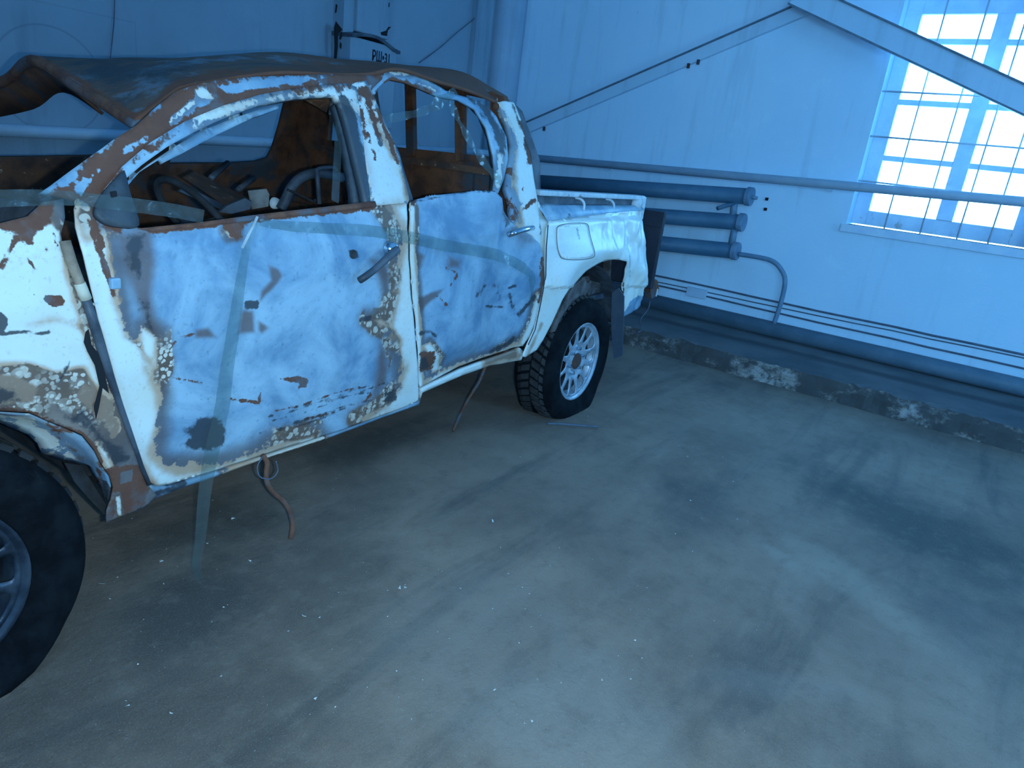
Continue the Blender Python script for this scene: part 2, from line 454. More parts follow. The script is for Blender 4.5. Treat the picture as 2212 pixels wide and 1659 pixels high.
def wall_mat(name, ca, cb, world=True):
    k = NT(name); co = k.co(world=True)
    c = k.mix(k.ramp(k.noise(co, 0.9, 5, 0.6, 0.3), 0.3, 0.7), ca, cb)
    st = k.co((2.5, 2.5, 0.25), world=True)
    c = k.mix(k.math('MULTIPLY', k.ramp(k.noise(st, 2.4, 6, 0.6), 0.52, 0.75), 0.35), c, tuple(0.55 * q for q in ca))
    c = k.mix(k.math('MULTIPLY', k.ramp(k.noise(co, 14, 8, 0.7), 0.68, 0.74), 0.45), c, tuple(0.4 * q for q in ca))
    c = k.mix(k.math('MULTIPLY', k.ramp(k.noise(co, 5, 8, 0.7), 0.55, 0.75), 0.3), c, tuple(min(1, 1.15 * q) for q in cb))
    k.color(c); k.rough(0.85)
    k.bump(k.math('ADD', k.noise(co, 40, 6, 0.6), k.math('MULTIPLY', k.noise(co, 3, 3), 2.0)), 0.25, 0.01)
    return k.m, k, c
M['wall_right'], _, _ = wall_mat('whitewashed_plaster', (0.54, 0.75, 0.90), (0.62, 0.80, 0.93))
mwl, kk, cc_ = wall_mat('dimmed_grimy_whitewash', (0.22, 0.32, 0.40), (0.27, 0.37, 0.45))  # darker copy of the whitewash, the weaker light here put into its colour
# a scratched ring and a boxed outline drawn on the left wall
pos = kk.n('ShaderNodeSeparateXYZ'); g_ = kk.n('ShaderNodeNewGeometry'); kk.l(g_.outputs['Position'], pos.inputs[0])
dx = kk.math('SUBTRACT', pos.outputs[0], 1.93); dz = kk.math('SUBTRACT', pos.outputs[2], 1.475)
rr = kk.math('SQRT', kk.math('ADD', kk.math('MULTIPLY', dx, dx), kk.math('MULTIPLY', dz, dz)))
ring = kk.ramp(kk.math('ABSOLUTE', kk.math('SUBTRACT', rr, 0.29)), 0.008, 0.0015)
boxd = kk.math('ABSOLUTE', kk.math('SUBTRACT', kk.math('MAXIMUM', kk.math('ABSOLUTE', kk.math('SUBTRACT', pos.outputs[0], 1.85)), kk.math('ABSOLUTE', kk.math('SUBTRACT', pos.outputs[2], 1.30))), 0.58))
boxm = kk.ramp(boxd, 0.007, 0.001)
c2 = kk.mix(kk.math('MULTIPLY', kk.math('MAXIMUM', ring, kk.math('MULTIPLY', boxm, 0.5)), 0.30), cc_, (0.08, 0.10, 0.14))
kk.color(c2)
M['wall_left'] = mwl
M['painted'] = simple('wall_coloured_paint', (0.42, 0.56, 0.70), (0.50, 0.63, 0.75), 6, 0.6, bump=0.15, cc=(0.28, 0.25, 0.25), cscale=9, clo=.68, chi=.74)
M['pipe_light'] = simple('pale_painted_pipe', (0.40, 0.52, 0.64), (0.46, 0.58, 0.68), 6, 0.5, bump=0.15, cc=(0.34, 0.38, 0.43), cscale=5, clo=.6, chi=.75)
M['pipe_mid'] = simple('scuffed_register_paint', (0.12, 0.22, 0.32), (0.18, 0.28, 0.38), 8, 0.55, bump=0.15)
M['pipe_dark'] = simple('grey_painted_pipe', (0.048, 0.122, 0.195), (0.066, 0.148, 0.225), 5, 0.55, bump=0.12, cc=(0.13, 0.22, 0.31), cscale=3, clo=.6, chi=.8)
M['pipe_base'] = simple('dusty_floor_pipe', (0.085, 0.15, 0.205), (0.12, 0.19, 0.25), 5, 0.6, bump=0.15)
M['beam_edge'] = simple('shaded_steel_edge', (0.10, 0.15, 0.20), (0.16, 0.22, 0.28), 9, 0.7)  # brace edges darkened, their recess shade put into the colour
M['cable'] = simple('dark_cable', (0.06, 0.08, 0.12), (0.10, 0.13, 0.18), 9, 0.6)
M['frame'] = simple('peeling_window_paint', (0.48, 0.64, 0.80), (0.58, 0.72, 0.84), 9, 0.6, bump=0.2, cc=(0.36, 0.40, 0.42), cscale=8, clo=.62, chi=.7)
M['sill'] = simple('darkened_sill', (0.022, 0.03, 0.04), (0.035, 0.048, 0.06), 9, 0.95, bump=0.5, cc=(0.03, 0.035, 0.04), cscale=6, clo=.58, chi=.68)  # near-black so the sky-lit sill top does not glare
M['bar'] = simple('painted_grille_rod', (0.48, 0.56, 0.64), (0.56, 0.63, 0.7), 9, 0.5)
M['soot'] = simple('black_gap', (0.008, 0.010, 0.014), rough=0.95)
M['board'] = simple('matt_black_sheet', (0.012, 0.016, 0.03), (0.025, 0.03, 0.045), 6, 0.7)
M['ink'] = simple('stencil_ink', (0.012, 0.016, 0.025), rough=0.8)
M['chip'] = simple('plaster_chip', (0.75, 0.78, 0.76), (0.5, 0.52, 0.5), 9, 0.8)

# glass: dusty pane that lets the daylight through
k = NT('dusty_glass'); k.t.nodes.remove(k.b)
tr = k.n('ShaderNodeBsdfTransparent'); tr.inputs['Color'].default_value = (0.93, 0.96, 0.97, 1)
gl = k.n('ShaderNodeBsdfGlossy'); gl.inputs['Roughness'].default_value = 0.08
mx = k.n('ShaderNodeMixShader'); fr = k.n('ShaderNodeFresnel'); fr.inputs['IOR'].default_value = 1.45
k.l(fr.outputs[0], mx.inputs[0]); k.l(tr.outputs[0], mx.inputs[1]); k.l(gl.outputs[0], mx.inputs[2]); k.l(mx.outputs[0], k.out.inputs[0])
M['glass'] = k.m
# clear packing tape
k = NT('clear_sealing_tape'); k.t.nodes.remove(k.b)
tr = k.n('ShaderNodeBsdfTransparent'); tr.inputs['Color'].default_value = (0.78, 0.86, 0.84, 1)
df = k.n('ShaderNodeBsdfDiffuse'); df.inputs['Color'].default_value = (0.24, 0.30, 0.30, 1)
gl = k.n('ShaderNodeBsdfGlossy'); gl.inputs['Roughness'].default_value = 0.18
co = k.co(); bp = k.n('ShaderNodeBump'); bp.inputs['Strength'].default_value = 0.5; bp.inputs['Distance'].default_value = 0.004
k.l(k.noise(co, 22, 3, 0.5, 0.8), bp.inputs['Height']); k.l(bp.outputs[0], gl.inputs['Normal'])
m1 = k.n('ShaderNodeMixShader'); m1.inputs[0].default_value = 0.15
m2 = k.n('ShaderNodeMixShader'); m2.inputs[0].default_value = 0.06
k.l(tr.outputs[0], m1.inputs[1]); k.l(df.outputs[0], m1.inputs[2]); k.l(m1.outputs[0], m2.inputs[1]); k.l(gl.outputs[0], m2.inputs[2]); k.l(m2.outputs[0], k.out.inputs[0])
M['tape'] = k.m

# concrete floor: brown-grey, darker patches, pale patches and sandy drifts
k = NT('dirty_concrete'); co = k.co(world=True)
c = k.mix(k.ramp(k.noise(co, 1.3, 7, 0.62, 0.3), 0.32, 0.68), (0.19, 0.144, 0.112), (0.30, 0.228, 0.174))
rot = k.n('ShaderNodeMapping'); rot.inputs['Rotation'].default_value = (0, 0, -0.75); rot.inputs['Scale'].default_value = (0.6, 3.2, 1)
k.l(co, rot.inputs['Vector'])
c = k.mix(k.math('MULTIPLY', k.ramp(k.noise(rot.outputs[0], 1.6, 8, 0.65), 0.50, 0.68), 0.25), c, (0.34, 0.29, 0.24))
dk = k.ramp(k.noise(rot.outputs[0], 1.05, 6, 0.6, 0.5), 0.50, 0.70)
c = k.mix(k.math('MULTIPLY', dk, 0.55), c, (0.055, 0.06, 0.062))
sp = k.n('ShaderNodeSeparateXYZ'); k.l(co, sp.inputs[0])
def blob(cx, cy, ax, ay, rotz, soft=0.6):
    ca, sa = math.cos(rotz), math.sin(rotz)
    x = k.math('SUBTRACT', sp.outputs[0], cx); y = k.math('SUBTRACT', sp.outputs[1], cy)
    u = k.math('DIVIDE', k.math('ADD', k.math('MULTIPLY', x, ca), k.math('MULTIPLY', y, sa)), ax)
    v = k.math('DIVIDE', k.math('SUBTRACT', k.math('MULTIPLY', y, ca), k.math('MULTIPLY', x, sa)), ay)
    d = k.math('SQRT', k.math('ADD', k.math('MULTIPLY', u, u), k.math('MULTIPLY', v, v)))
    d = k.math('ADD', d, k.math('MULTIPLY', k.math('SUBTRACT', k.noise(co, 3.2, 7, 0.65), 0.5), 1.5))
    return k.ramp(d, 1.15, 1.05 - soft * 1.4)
FLOOR_K, FLOOR_BLOB = k, blob
for (q, col, f) in (((1010, 1050), (0.075, 0.07, 0.065), 0.0),):
    pass
def fp(px, py): 
    p = wallp(px, py, 2, 0.0); return float(p[0]), float(p[1])
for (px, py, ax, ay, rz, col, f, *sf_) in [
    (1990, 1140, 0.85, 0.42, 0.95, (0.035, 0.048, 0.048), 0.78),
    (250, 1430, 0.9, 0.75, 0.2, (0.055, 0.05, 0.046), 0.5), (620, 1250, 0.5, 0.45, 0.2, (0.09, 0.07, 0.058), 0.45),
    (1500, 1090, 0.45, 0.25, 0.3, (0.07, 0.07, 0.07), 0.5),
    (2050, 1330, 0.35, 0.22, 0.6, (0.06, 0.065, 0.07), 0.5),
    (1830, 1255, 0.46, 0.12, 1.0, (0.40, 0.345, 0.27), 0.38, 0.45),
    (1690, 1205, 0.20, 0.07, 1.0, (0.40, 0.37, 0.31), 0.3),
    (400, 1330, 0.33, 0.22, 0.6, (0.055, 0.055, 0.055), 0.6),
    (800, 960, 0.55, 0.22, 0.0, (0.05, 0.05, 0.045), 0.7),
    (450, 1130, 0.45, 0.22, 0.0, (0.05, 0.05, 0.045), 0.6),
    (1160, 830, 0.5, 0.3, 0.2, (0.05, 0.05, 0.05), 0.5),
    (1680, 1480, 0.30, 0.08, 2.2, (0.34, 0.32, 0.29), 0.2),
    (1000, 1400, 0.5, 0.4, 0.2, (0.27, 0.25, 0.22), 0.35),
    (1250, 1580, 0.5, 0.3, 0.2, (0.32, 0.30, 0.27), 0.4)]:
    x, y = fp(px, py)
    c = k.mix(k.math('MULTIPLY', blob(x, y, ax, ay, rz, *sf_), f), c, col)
c = k.mix(k.math('MULTIPLY', k.ramp(k.noise(co, 45, 6, 0.7), 0.60, 0.72), 0.4), c, (0.06, 0.06, 0.06))
c = k.mix(k.math('MULTIPLY', k.ramp(k.noise(co, 70, 4, 0.7), 0.66, 0.72), 0.5), c, (0.42, 0.45, 0.45))
g2 = k.noise(co, 11, 8, 0.72)
c = k.mix(k.math('MULTIPLY', k.ramp(g2, 0.50, 0.66), 0.2), c, (0.33, 0.27, 0.215))
c = k.mix(k.math('MULTIPLY', k.ramp(g2, 0.50, 0.34), 0.22), c, (0.07, 0.058, 0.05))
gr_ = k.noise(co, 230, 3, 0.6)
c = k.mix(k.math('MULTIPLY', k.ramp(gr_, 0.5, 0.7), 0.25), c, (0.40, 0.35, 0.30))
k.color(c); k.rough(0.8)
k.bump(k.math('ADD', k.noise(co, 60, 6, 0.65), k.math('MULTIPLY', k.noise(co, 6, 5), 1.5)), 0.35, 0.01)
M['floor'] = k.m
# the raised ledge along the wall
k = NT('crumbling_ledge'); co = k.co(world=True)
c = k.mix(k.ramp(k.noise(co, 2.2, 7, 0.62), 0.32, 0.68), (0.085, 0.105, 0.115), (0.15, 0.16, 0.165))
lsp = k.n('ShaderNodeSeparateXYZ'); k.l(co, lsp.inputs[0])
lb = k.math('ABSOLUTE', k.math('SUBTRACT', k.math('ADD', lsp.outputs[0], k.math('MULTIPLY', k.noise(co, 2, 5), 0.12)), 5.86))
c = k.mix(k.math('MULTIPLY', k.ramp(lb, 0.13, 0.02), 0.75), c, (0.05, 0.055, 0.06))
nrm = k.n('ShaderNodeNewGeometry'); sn = k.n('ShaderNodeSeparateXYZ'); k.l(nrm.outputs['Normal'], sn.inputs[0])
front = k.ramp(sn.outputs[0], -0.25, -0.6)
chips = k.math('MULTIPLY', k.ramp(k.noise(k.co((1, 1, 1.6), world=True), 1.5, 9, 0.72), 0.45, 0.56), k.ramp(k.noise(co, 17, 6, 0.7), 0.36, 0.56))
fc = k.mix(k.noise(co, 6, 6, 0.6), (0.045, 0.05, 0.055), (0.10, 0.095, 0.09))  # front face darker than the top, its shading put into the colour
fc = k.mix(chips, fc, (0.36, 0.35, 0.33))
c = k.mix(front, c, fc)
k.color(c); k.rough(0.9); k.bump(k.noise(co, 25, 8, 0.7), 0.6, 0.02)
M['ledge'] = k.m

# ------------------------------------------------------------------ the room
def wall_with_holes(name, axis, val, a0, a1, z0, z1, holes, mat, depth):
    """A wall slab in the plane axis=val, window openings cut through; depth is its signed thickness away from the room."""
    us = sorted({a0, a1, *[h[0] for h in holes], *[h[1] for h in holes]}); zs = sorted({z0, z1, *[h[2] for h in holes], *[h[3] for h in holes]})
    mb = MB()
    for u0, u1 in zip(us[:-1], us[1:]):
        for w0, w1 in zip(zs[:-1], zs[1:]):
            cu, cz = (u0 + u1) / 2, (w0 + w1) / 2
            if any(h[0] < cu < h[1] and h[2] < cz < h[3] for h in holes): continue
            lo, hi = min(val, val + depth), max(val, val + depth)
            if axis == 0: mb.box(lo, hi, u0, u1, w0, w1)
            else: mb.box(u0, u1, lo, hi, w0, w1)
    o = mb.build(name, mat)
    bm = bmesh.new(); bm.from_mesh(o.data)
    bmesh.ops.remove_doubles(bm, verts=bm.verts, dist=1e-5)
    seen = {}
    for f in list(bm.faces):
        key = tuple(sorted(v.index for v in f.verts)); seen.setdefault(key, []).append(f)
    for fs in seen.values():
        if len(fs) > 1:
            bmesh.ops.delete(bm, geom=fs, context='FACES_ONLY')
    bm.to_mesh(o.data); bm.free()
    return tag(o, kind='structure')
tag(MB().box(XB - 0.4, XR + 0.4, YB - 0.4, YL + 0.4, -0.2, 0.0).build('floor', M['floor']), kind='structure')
tag(MB().box(XB - 0.4, XR + 0.4, YB - 0.4, YL + 0.4, ZC, ZC + 0.2).build('ceiling', M['wall_right']), kind='structure')
wall_with_holes('wall_right', 0, XR, YB, YL, 0, ZC, WIN_R, M['wall_right'], 0.40)
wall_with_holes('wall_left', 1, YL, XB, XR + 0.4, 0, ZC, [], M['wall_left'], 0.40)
wall_with_holes('wall_front', 1, YB, XB, XR + 0.4, 0, ZC, FILL_WIN_B, M['wall_right'], -0.40)
wall_with_holes('wall_back', 0, XB, YB, YL, 0, ZC, FILL_WIN_C, M['wall_right'], -0.40)

# ledge with a broken front edge
mb = MB(); ny = 160; V = []; prof_l = [(0.0, 0.0), (0.0, 0.05), (0.004, 0.10), (0.02, 0.148), (0.10, 0.152), (0.5, 0.15), (XR - 5.22, 0.15)]
for i in range(ny):
    y = -3.0 + (YL + 3.0) * i / (ny - 1)
    rough_ = 0.5 + 0.5 * mnoise.noise(Vector((y * 1.7, 3.0, 0)))
    for j, (dx_, z) in enumerate(prof_l):
        nn = mnoise.noise(Vector((y * 7, z * 9, 1.0))); n2 = mnoise.noise(Vector((y * 19, z * 30, 2.0)))
        amp = 0.05 * rough_ if j < 4 else 0.0
        V.append((5.22 + dx_ + amp * nn + amp * 0.5 * n2 - 0.02 * (j == 0) * rough_, y, max(0, z + (amp * 0.6 * n2 if 0 < j < 5 else 0))))
np_ = len(prof_l); Fq = [(i * np_ + j, (i + 1) * np_ + j, (i + 1) * np_ + j + 1, i * np_ + j + 1) for i in range(ny - 1) for j in range(np_ - 1)]
tag(mesh_obj('trim_1', V, [tuple(reversed(f)) for f in Fq], M['ledge'], None, False), kind='structure')
# corner column between the two walls, and the flat boxed strip beside it
mb = MB(); R_ = 0.17; cxx, cyy = XR - 0.16, 4.62
mb.tube([(cxx - 0.02, cyy + 0.08, 0), (cxx - 0.02, cyy + 0.08, ZC)], R_, 28)
M['column'] = wall_mat('grey_column_paint', (0.30, 0.42, 0.54), (0.38, 0.50, 0.61))[0]
tag(mb.build('trim_2', M['column'], None, True), kind='structure')
tag(bevel(MB().box(5.62, 5.86, YL - 0.06, YL, 0, ZC).build('trim_3', M['wall_left'])), kind='structure')

# window
def window(name, y0, y1, z0, z1, full=True):
    w = empty(name, kind='structure', loc=(XR, (y0 + y1) / 2, z0))
    ox, oy, oz = w.location
    def P(nm, mb, mat, bv=0.004):
        o = mb.build(nm, mat, w); o.matrix_parent_inverse = Matrix.Translation((-ox, -oy, -oz))
        return bevel(o, bv) if bv else o
    xf = XR + 0.17                                           # the sashes sit deep in the wall
    fr_ = MB(); t = 0.11
    fr_.box(xf, xf + 0.07, y0, y0 + t, z0 + 0.02, z1).box(xf, xf + 0.07, y1 - t, y1, z0 + 0.02, z1)
    fr_.box(xf, xf + 0.07, y0 + t, y1 - t, z1 - 0.10, z1).box(xf, xf + 0.07, y0 + t, y1 - t, z0 + 0.02, z0 + 0.135)
    P('window_frame', fr_, M['frame'])
    ym = y1 - 0.655
    P('mullion', MB().box(xf - 0.012, xf + 0.075, ym - 0.056, ym + 0.056, z0 + 0.135, z1 - 0.10), M['frame'])
    zt = [1.72, 2.14, 2.575]
    for z in zt:
        for (a, b) in ((y0 + t, ym - 0.056), (ym + 0.056, y1 - t)):
            P('transom', MB().box(xf + 0.005, xf + 0.06, a, b, z - 0.02, z + 0.02), M['frame'], 0.002)
    zz = [z0 + 0.135] + [z for z in zt] + [z1 - 0.10]
    for (a, b) in ((y0 + t, ym - 0.056), (ym + 0.056, y1 - t)):
        for za, zb in zip(zz[:-1], zz[1:]):
            P('pane', MB().box(xf + 0.03, xf + 0.034, a, b, za, zb), M['glass'], 0)
    P('window_sill', MB().box(XR - 0.036, XR - 0.030, y0 - 0.03, y1 + 0.03, z0 - 0.05, z0 + 0.012).box(XR - 0.030, xf, y0 - 0.03, y1 + 0.03, z0 - 0.05, z0 + 0.002), M['frame'], 0.002)
    P('sill_dark_cover', MB().box(XR - 0.030, xf, y0 + 0.002, y1 - 0.002, z0 + 0.002, z0 + 0.012), M['sill'], 0.003)  # dark cover added to cut the sky's glare on the sill
    return w
W1 = window('window_1', *WIN_R[0])
window('window_2', *WIN_R[1])  # unseen window added for ambient light
for i, (ax_, (a, b, c0, d)) in enumerate([('y', w_) for w_ in FILL_WIN_B] + [('x', w_) for w_ in FILL_WIN_C]):  # unseen windows added to let in fill light
    mid = ((a + b) / 2, YB, c0) if ax_ == 'y' else (XB, (a + b) / 2, c0)
    w = empty('window_%d' % (3 + i), kind='structure', loc=mid)
    base = (YB if ax_ == 'y' else XB) - 0.2
    def bx(m, u0, u1, v0, v1, z0, z1): return m.box(u0, u1, v0, v1, z0, z1) if ax_ == 'y' else m.box(v0, v1, u0, u1, z0, z1)
    f = MB()
    for (u0, u1, z0, z1) in ((a, a + .08, c0, d), (b - .08, b, c0, d), (a + .08, b - .08, d - .08, d), (a + .08, b - .08, c0, c0 + .08), ((a + b) / 2 - .04, (a + b) / 2 + .04, c0 + .08, d - .08)):
        bx(f, u0, u1, base, base + 0.06, z0, z1)
    o = f.build('window_frame', M['frame'], w); o.matrix_parent_inverse = Matrix.Translation(-w.location)
    for (u0, u1) in ((a + .08, (a + b) / 2 - .04), ((a + b) / 2 + .04, b - .08)):
        o = bx(MB(), u0, u1, base + 0.02, base + 0.024, c0 + .08, d - .08).build('pane', M['glass'], w); o.matrix_parent_inverse = Matrix.Translation(-w.location)

# steel grille in front of the window: three cross rods and the upright rods
gx = XR + 0.03
gr = empty('window_grille', 'thin rod security grille set in the reveal of the bright window', 'grille', (gx, 0.52, 1.17))
def world_child(o, par): o.matrix_parent_inverse = Matrix.Translation(-par.location); return o
for (p, q) in (((1911, 194), (2130, 211)), ((1885, 295.5), (2210, 319)), ((1856, 390), (2046, 411))):
    z = (wallp(*p, 0, gx)[2] + wallp(*q, 0, gx)[2]) / 2
    world_child(MB().tube([(gx, -0.05, z), (gx, 1.17, z)], 0.007, 8).build('cross_rod', M['bar'], gr, True), gr)
for (px, py) in ((1990, 210), (2072, 220), (2154, 239), (2225, 250)):
    y = float(wallp(px, py, 0, gx + 0.012)[1])
    world_child(MB().tube([(gx + 0.012, y, 1.17), (gx + 0.012, y, 2.86)], 0.006, 8).build('upright_rod', M['bar'], gr, True), gr)

# bracing
M['brace'] = wall_mat('whitewashed_steel', (0.46, 0.64, 0.78), (0.54, 0.70, 0.83))[0]
def brace(name, a, b, w, h, x, mat, label, parts=None):
    A, B = wallp(*a, 0, x), wallp(*b, 0, x)
    mid = (A + B) / 2
    e = empty(name, label, 'brace', tuple(mid), group='diagonal wall braces')
    o = MB().bar(A, B, w, h, (1, 0, 0)).build('beam', mat, e); world_child(o, e)
    bevel(o, 0.006)
    return e, A, B
def ext(a, b, t): return (a[0] + (b[0] - a[0]) * t, a[1] + (b[1] - a[1]) * t)
a, b = (1128, 282), (1738, 21)
e, A, B = brace('steel_brace', a, ext(a, b, 1.45), 0.10, 0.05, XR - 0.025, M['brace'], 'slim steel brace rising along the plaster wall to the left of the window')
d_ = Vector(B - A).normalized(); up_ = Vector((1, 0, 0)).cross(d_)
if up_.z < 0: up_ = -up_
o = MB().bar(Vector(A) + up_ * 0.055 - Vector((0.02, 0, 0)), Vector(B) + up_ * 0.055 - Vector((0.02, 0, 0)), 0.010, 0.045, (1, 0, 0)).build('top_flange', M['beam_edge'], e); world_child(o, e)
for (px, py) in ((1175, 278), (1487, 142), (1508, 134)):
    P_ = wallp(px, py, 0, XR - 0.055)
    o = MB().box(P_[0] - .006, P_[0] + .008, P_[1] - .012, P_[1] + .012, P_[2] - .02, P_[2] + .02).build('clip', M['rust_dark'], e); world_child(o, e)
a, b = (1720, -12), (2212, 217)
e, A, B = brace('steel_brace', a, ext(a, b, 2.6), 0.165, 0.09, XR - 0.14, M['brace'], 'broad pale steel brace crossing in front of the bright window')
d_ = Vector(B - A).normalized(); up_ = Vector((1, 0, 0)).cross(d_)
if up_.z < 0: up_ = -up_
for s_ in (1, -1):
    o = MB().bar(Vector(A) + up_ * 0.080 * s_ - Vector((0.052, 0, 0)), Vector(B) + up_ * 0.080 * s_ - Vector((0.052, 0, 0)), 0.012, 0.02, (1, 0, 0)).build('flange', M['beam_edge'], e); world_child(o, e)
for (px, py) in ((2088, 142), (2168, 177)):
    P_ = wallp(px, py, 0, XR - 0.14)
    o = MB().lathe([(0, 0), (0.012, 0), (0.012, 0.014), (0, 0.014)], (P_[0], P_[1], P_[2]), (0, 0.3, 0.95), 8).build('bolt', M['cable'], e); world_child(o, e)

# heating main along both walls
hp = empty('heating_main', 'pale horizontal heating pipe along both walls and across the window', 'pipe', (XR - 0.1, 1.0, 1.4))
r0 = 0.036
L0 = wallp(0, 281, 1, YL - 0.09); L1 = wallp(993, 327, 1, YL - 0.09)
R0 = wallp(1161, 342, 0, XR - 0.11); R1 = wallp(2212, 436, 0, XR - 0.11)
sl = (L1 - L0) / (L1[0] - L0[0]); sr = (R1 - R0) / (R1[1] - R0[1])
pl = [L0 + sl * (-2.9 - L0[0]), L0 + sl * (5.75 - L0[0])]
pr_ = [R0 + sr * (4.2 - R0[1]), R0 + sr * (-4.9 - R0[1])]
o = MB().tube(pl, r0, 14).build('pipe_run', M['pipe_light'], hp, True); world_child(o, hp)
cn = catmull([pl[1], pl[1] + np.array([0.1, -0.02, 0]), (pl[1] + pr_[0]) / 2 + np.array([0.02, -0.02, 0]), pr_[0] + np.array([0.0, 0.1, 0]), pr_[0]], 5)
o = MB().tube(cn, r0, 14).build('bend', M['pipe_light'], hp, True); world_child(o, hp)
o = MB().tube(pr_, r0, 14).build('pipe_run', M['pipe_light'], hp, True); world_child(o, hp)
for y in (3.4, 1.35, -0.6):
    p = R0 + sr * (y - R0[1])
    o = MB().box(XR - 0.11, XR, y - .012, y + .012, p[2] - 0.05, p[2] - 0.034).build('bracket', M['pipe_light'], hp); world_child(o, hp)

# three-tube heating register
xr = XR - 0.16
rg = empty('pipe_register', 'grey three tube heating register on the wall behind the truck bed', 'radiator', (xr, 2.5, 1.0))
RT = []
for (pe, qs) in (((1622, 425), (1170, 393)), ((1605, 481), (1436, 468)), ((1592, 543), (1436, 527))):
    Pe = wallp(*pe, 0, xr)
    Pl = wallp(*qs, 0, xr)
    z_l = Pe[2] + (Pl[2] - Pe[2]) / (Pl[1] - Pe[1]) * (4.35 - Pe[1])
    rt = 0.068
    o = MB().tube([(xr, Pe[1], Pe[2]), (xr, 4.35, z_l)], rt, 22).build('register_tube', M['pipe_dark'], rg, True); world_child(o, rg)
    o = MB().lathe([(0, -0.012), (0.075, -0.012), (0.078, 0.0), (0.078, 0.035), (0.069, 0.045)], (xr, Pe[1], Pe[2]), (0, 1, 0), 22).build('end_cap', M['pipe_mid'], rg); world_child(o, rg)
    RT.append(Pe)
for i, dy in ((0, 0.10), (1, 0.06)):
    o = MB().tube([(xr, RT[i][1] + dy + 0.03 * (1 - i), RT[i][2] - 0.05), (xr, RT[i + 1][1] + dy, RT[i + 1][2] + 0.05)], 0.03, 12).build('connector', M['pipe_mid'], rg, True); world_child(o, rg)
b0 = wallp(1590, 438, 0, xr); b1 = wallp(1550, 450, 0, xr - 0.16)
o = MB().tube([b0, b1], 0.018, 10).build('wall_bracket', M['pipe_dark'], rg, True); world_child(o, rg)
o = MB().tube([(xr, RT[0][1], RT[0][2]), (xr, RT[0][1] - 0.055, RT[0][2] - 0.005)], 0.016, 10).build('air_valve', M['pipe_mid'], rg, True); world_child(o, rg)
ov = [wallp(px, py, 0, xr) for (px, py) in ((1596, 549), (1640, 556), (1668, 564), (1686, 580), (1696, 606), (1688, 650), (1672, 699))]
o = MB().tube(catmull(ov, 5), 0.02, 12).build('outlet_pipe', M['pipe_mid'], rg, True); world_child(o, rg)
# two plugs left in the wall beside it
for (px, py) in ((1657, 430), (1654, 452)):
    p = wallp(px, py, 0, XR)
    tag(MB().box(p[0] - 0.015, p[0], p[1] - .012, p[1] + .012, p[2] - .012, p[2] + .012).build('wall_plug', M['soot']),
        'upper dark plug in the wall right of the heating register' if py == 430 else 'lower dark plug in the wall right of the heating register', 'plug', 'wall plugs beside the register')

# return pipe on the ledge, cables
c0 = wallp(1414, 656, 0, XR - 0.09); c1 = wallp(2212, 832, 0, XR - 0.09)
zc_ = (c0[2] + c1[2]) / 2
tag(MB().tube([(XR - 0.085, YL - 0.35, zc_), (XR - 0.085, -4.9, zc_)], 0.066, 18).build('floor_pipe', M['pipe_base'], None, True),
    'thick dusty pipe lying on the ledge at the foot of the wall', 'pipe')
def wire(name, pts, r, label, mat='cable', seg=6, sm=4, cat='cable', group=None):
    if 'along the right wall' in label or 'wall cable' in label or 'on the wall just' in label: group = 'cables along the right wall'
    pts = catmull(pts, sm) if sm else pts
    return tag(MB().tube(pts, r, seg).build(name, M[mat], None, True), label, cat, group)
def wcable(pa, pb, off, r, label):
    A_, B_ = wallp(*pa, 0, XR - off), wallp(*pb, 0, XR - off)
    sl_ = (B_ - A_) / (B_[1] - A_[1]); P0 = A_ + sl_ * (4.3 - A_[1]); P1 = A_ + sl_ * (-2.2 - A_[1])
    pts = [P0 + (P1 - P0) * t + np.array([0, 0, 0.006 * mnoise.noise(Vector((t * 20, off * 50, 0)))]) for t in np.linspace(0, 1, 24)]
    return wire('wall_cable', pts, r, label, sm=0)
wcable((1414, 595), (2212, 767), 0.011, 0.009, 'topmost dark cable running low along the right wall')
wcable((1740, 676), (2212, 774), 0.006, 0.005, 'thin dark cable close below the topmost wall cable')
wcable((1425, 618), (2212, 797), 0.011, 0.008, 'lowest dark cable on the wall just above the thick floor pipe')
tag(bevel(MB().box(XR - 0.03, XR, *sorted((float(wallp(1483, 640, 0, XR)[1]), float(wallp(1527, 640, 0, XR)[1]))), 0.335, 0.42).build('junction_box', M['painted'])),
    'small pale box low on the wall between the cables', 'box')

# the left wall: duct, cabinet with stencilled number, black slot, cables
yb = YL - 0.22
q = lambda px, py, y=yb: wallp(px, py, 1, y)
x0_, x1_ = float(q(757, 110)[0]), float(q(857, 120)[0])
cb_ = empty('electrical_cabinet', 'wall cabinet with a stencilled number under a duct, behind the truck roof', 'cabinet', ((x0_ + x1_) / 2, YL, 1.2))
zt_ = float(q(800, 88)[2])
o = bevel(MB().box(x0_, x1_, yb, YL, 1.47, zt_).build('cabinet_body', M['wall_left'], cb_), 0.01); world_child(o, cb_)
tp = MB(); top = []
xs_ = np.linspace(x0_ - 0.005, x1_ + 0.02, 9)
for i, x in enumerate(xs_):
    t = i / 8; z = zt_ + 0.035 * math.sin(math.pi * min(1, t * 1.15)) - 0.07 * max(0, t - 0.55)
    top += [(x, yb - 0.02, z - 0.012), (x, yb - 0.02, z + 0.012), (x, YL, z + 0.03), (x, YL, z)]
Fq = []
for i in range(8):
    for j in range(4): Fq.append((i * 4 + j, i * 4 + (j + 1) % 4, (i + 1) * 4 + (j + 1) % 4, (i + 1) * 4 + j))
o = mesh_obj('bent_lid', top, Fq + [(0, 1, 2, 3), (35, 34, 33, 32)], M['gunmetal'], cb_); world_child(o, cb_)
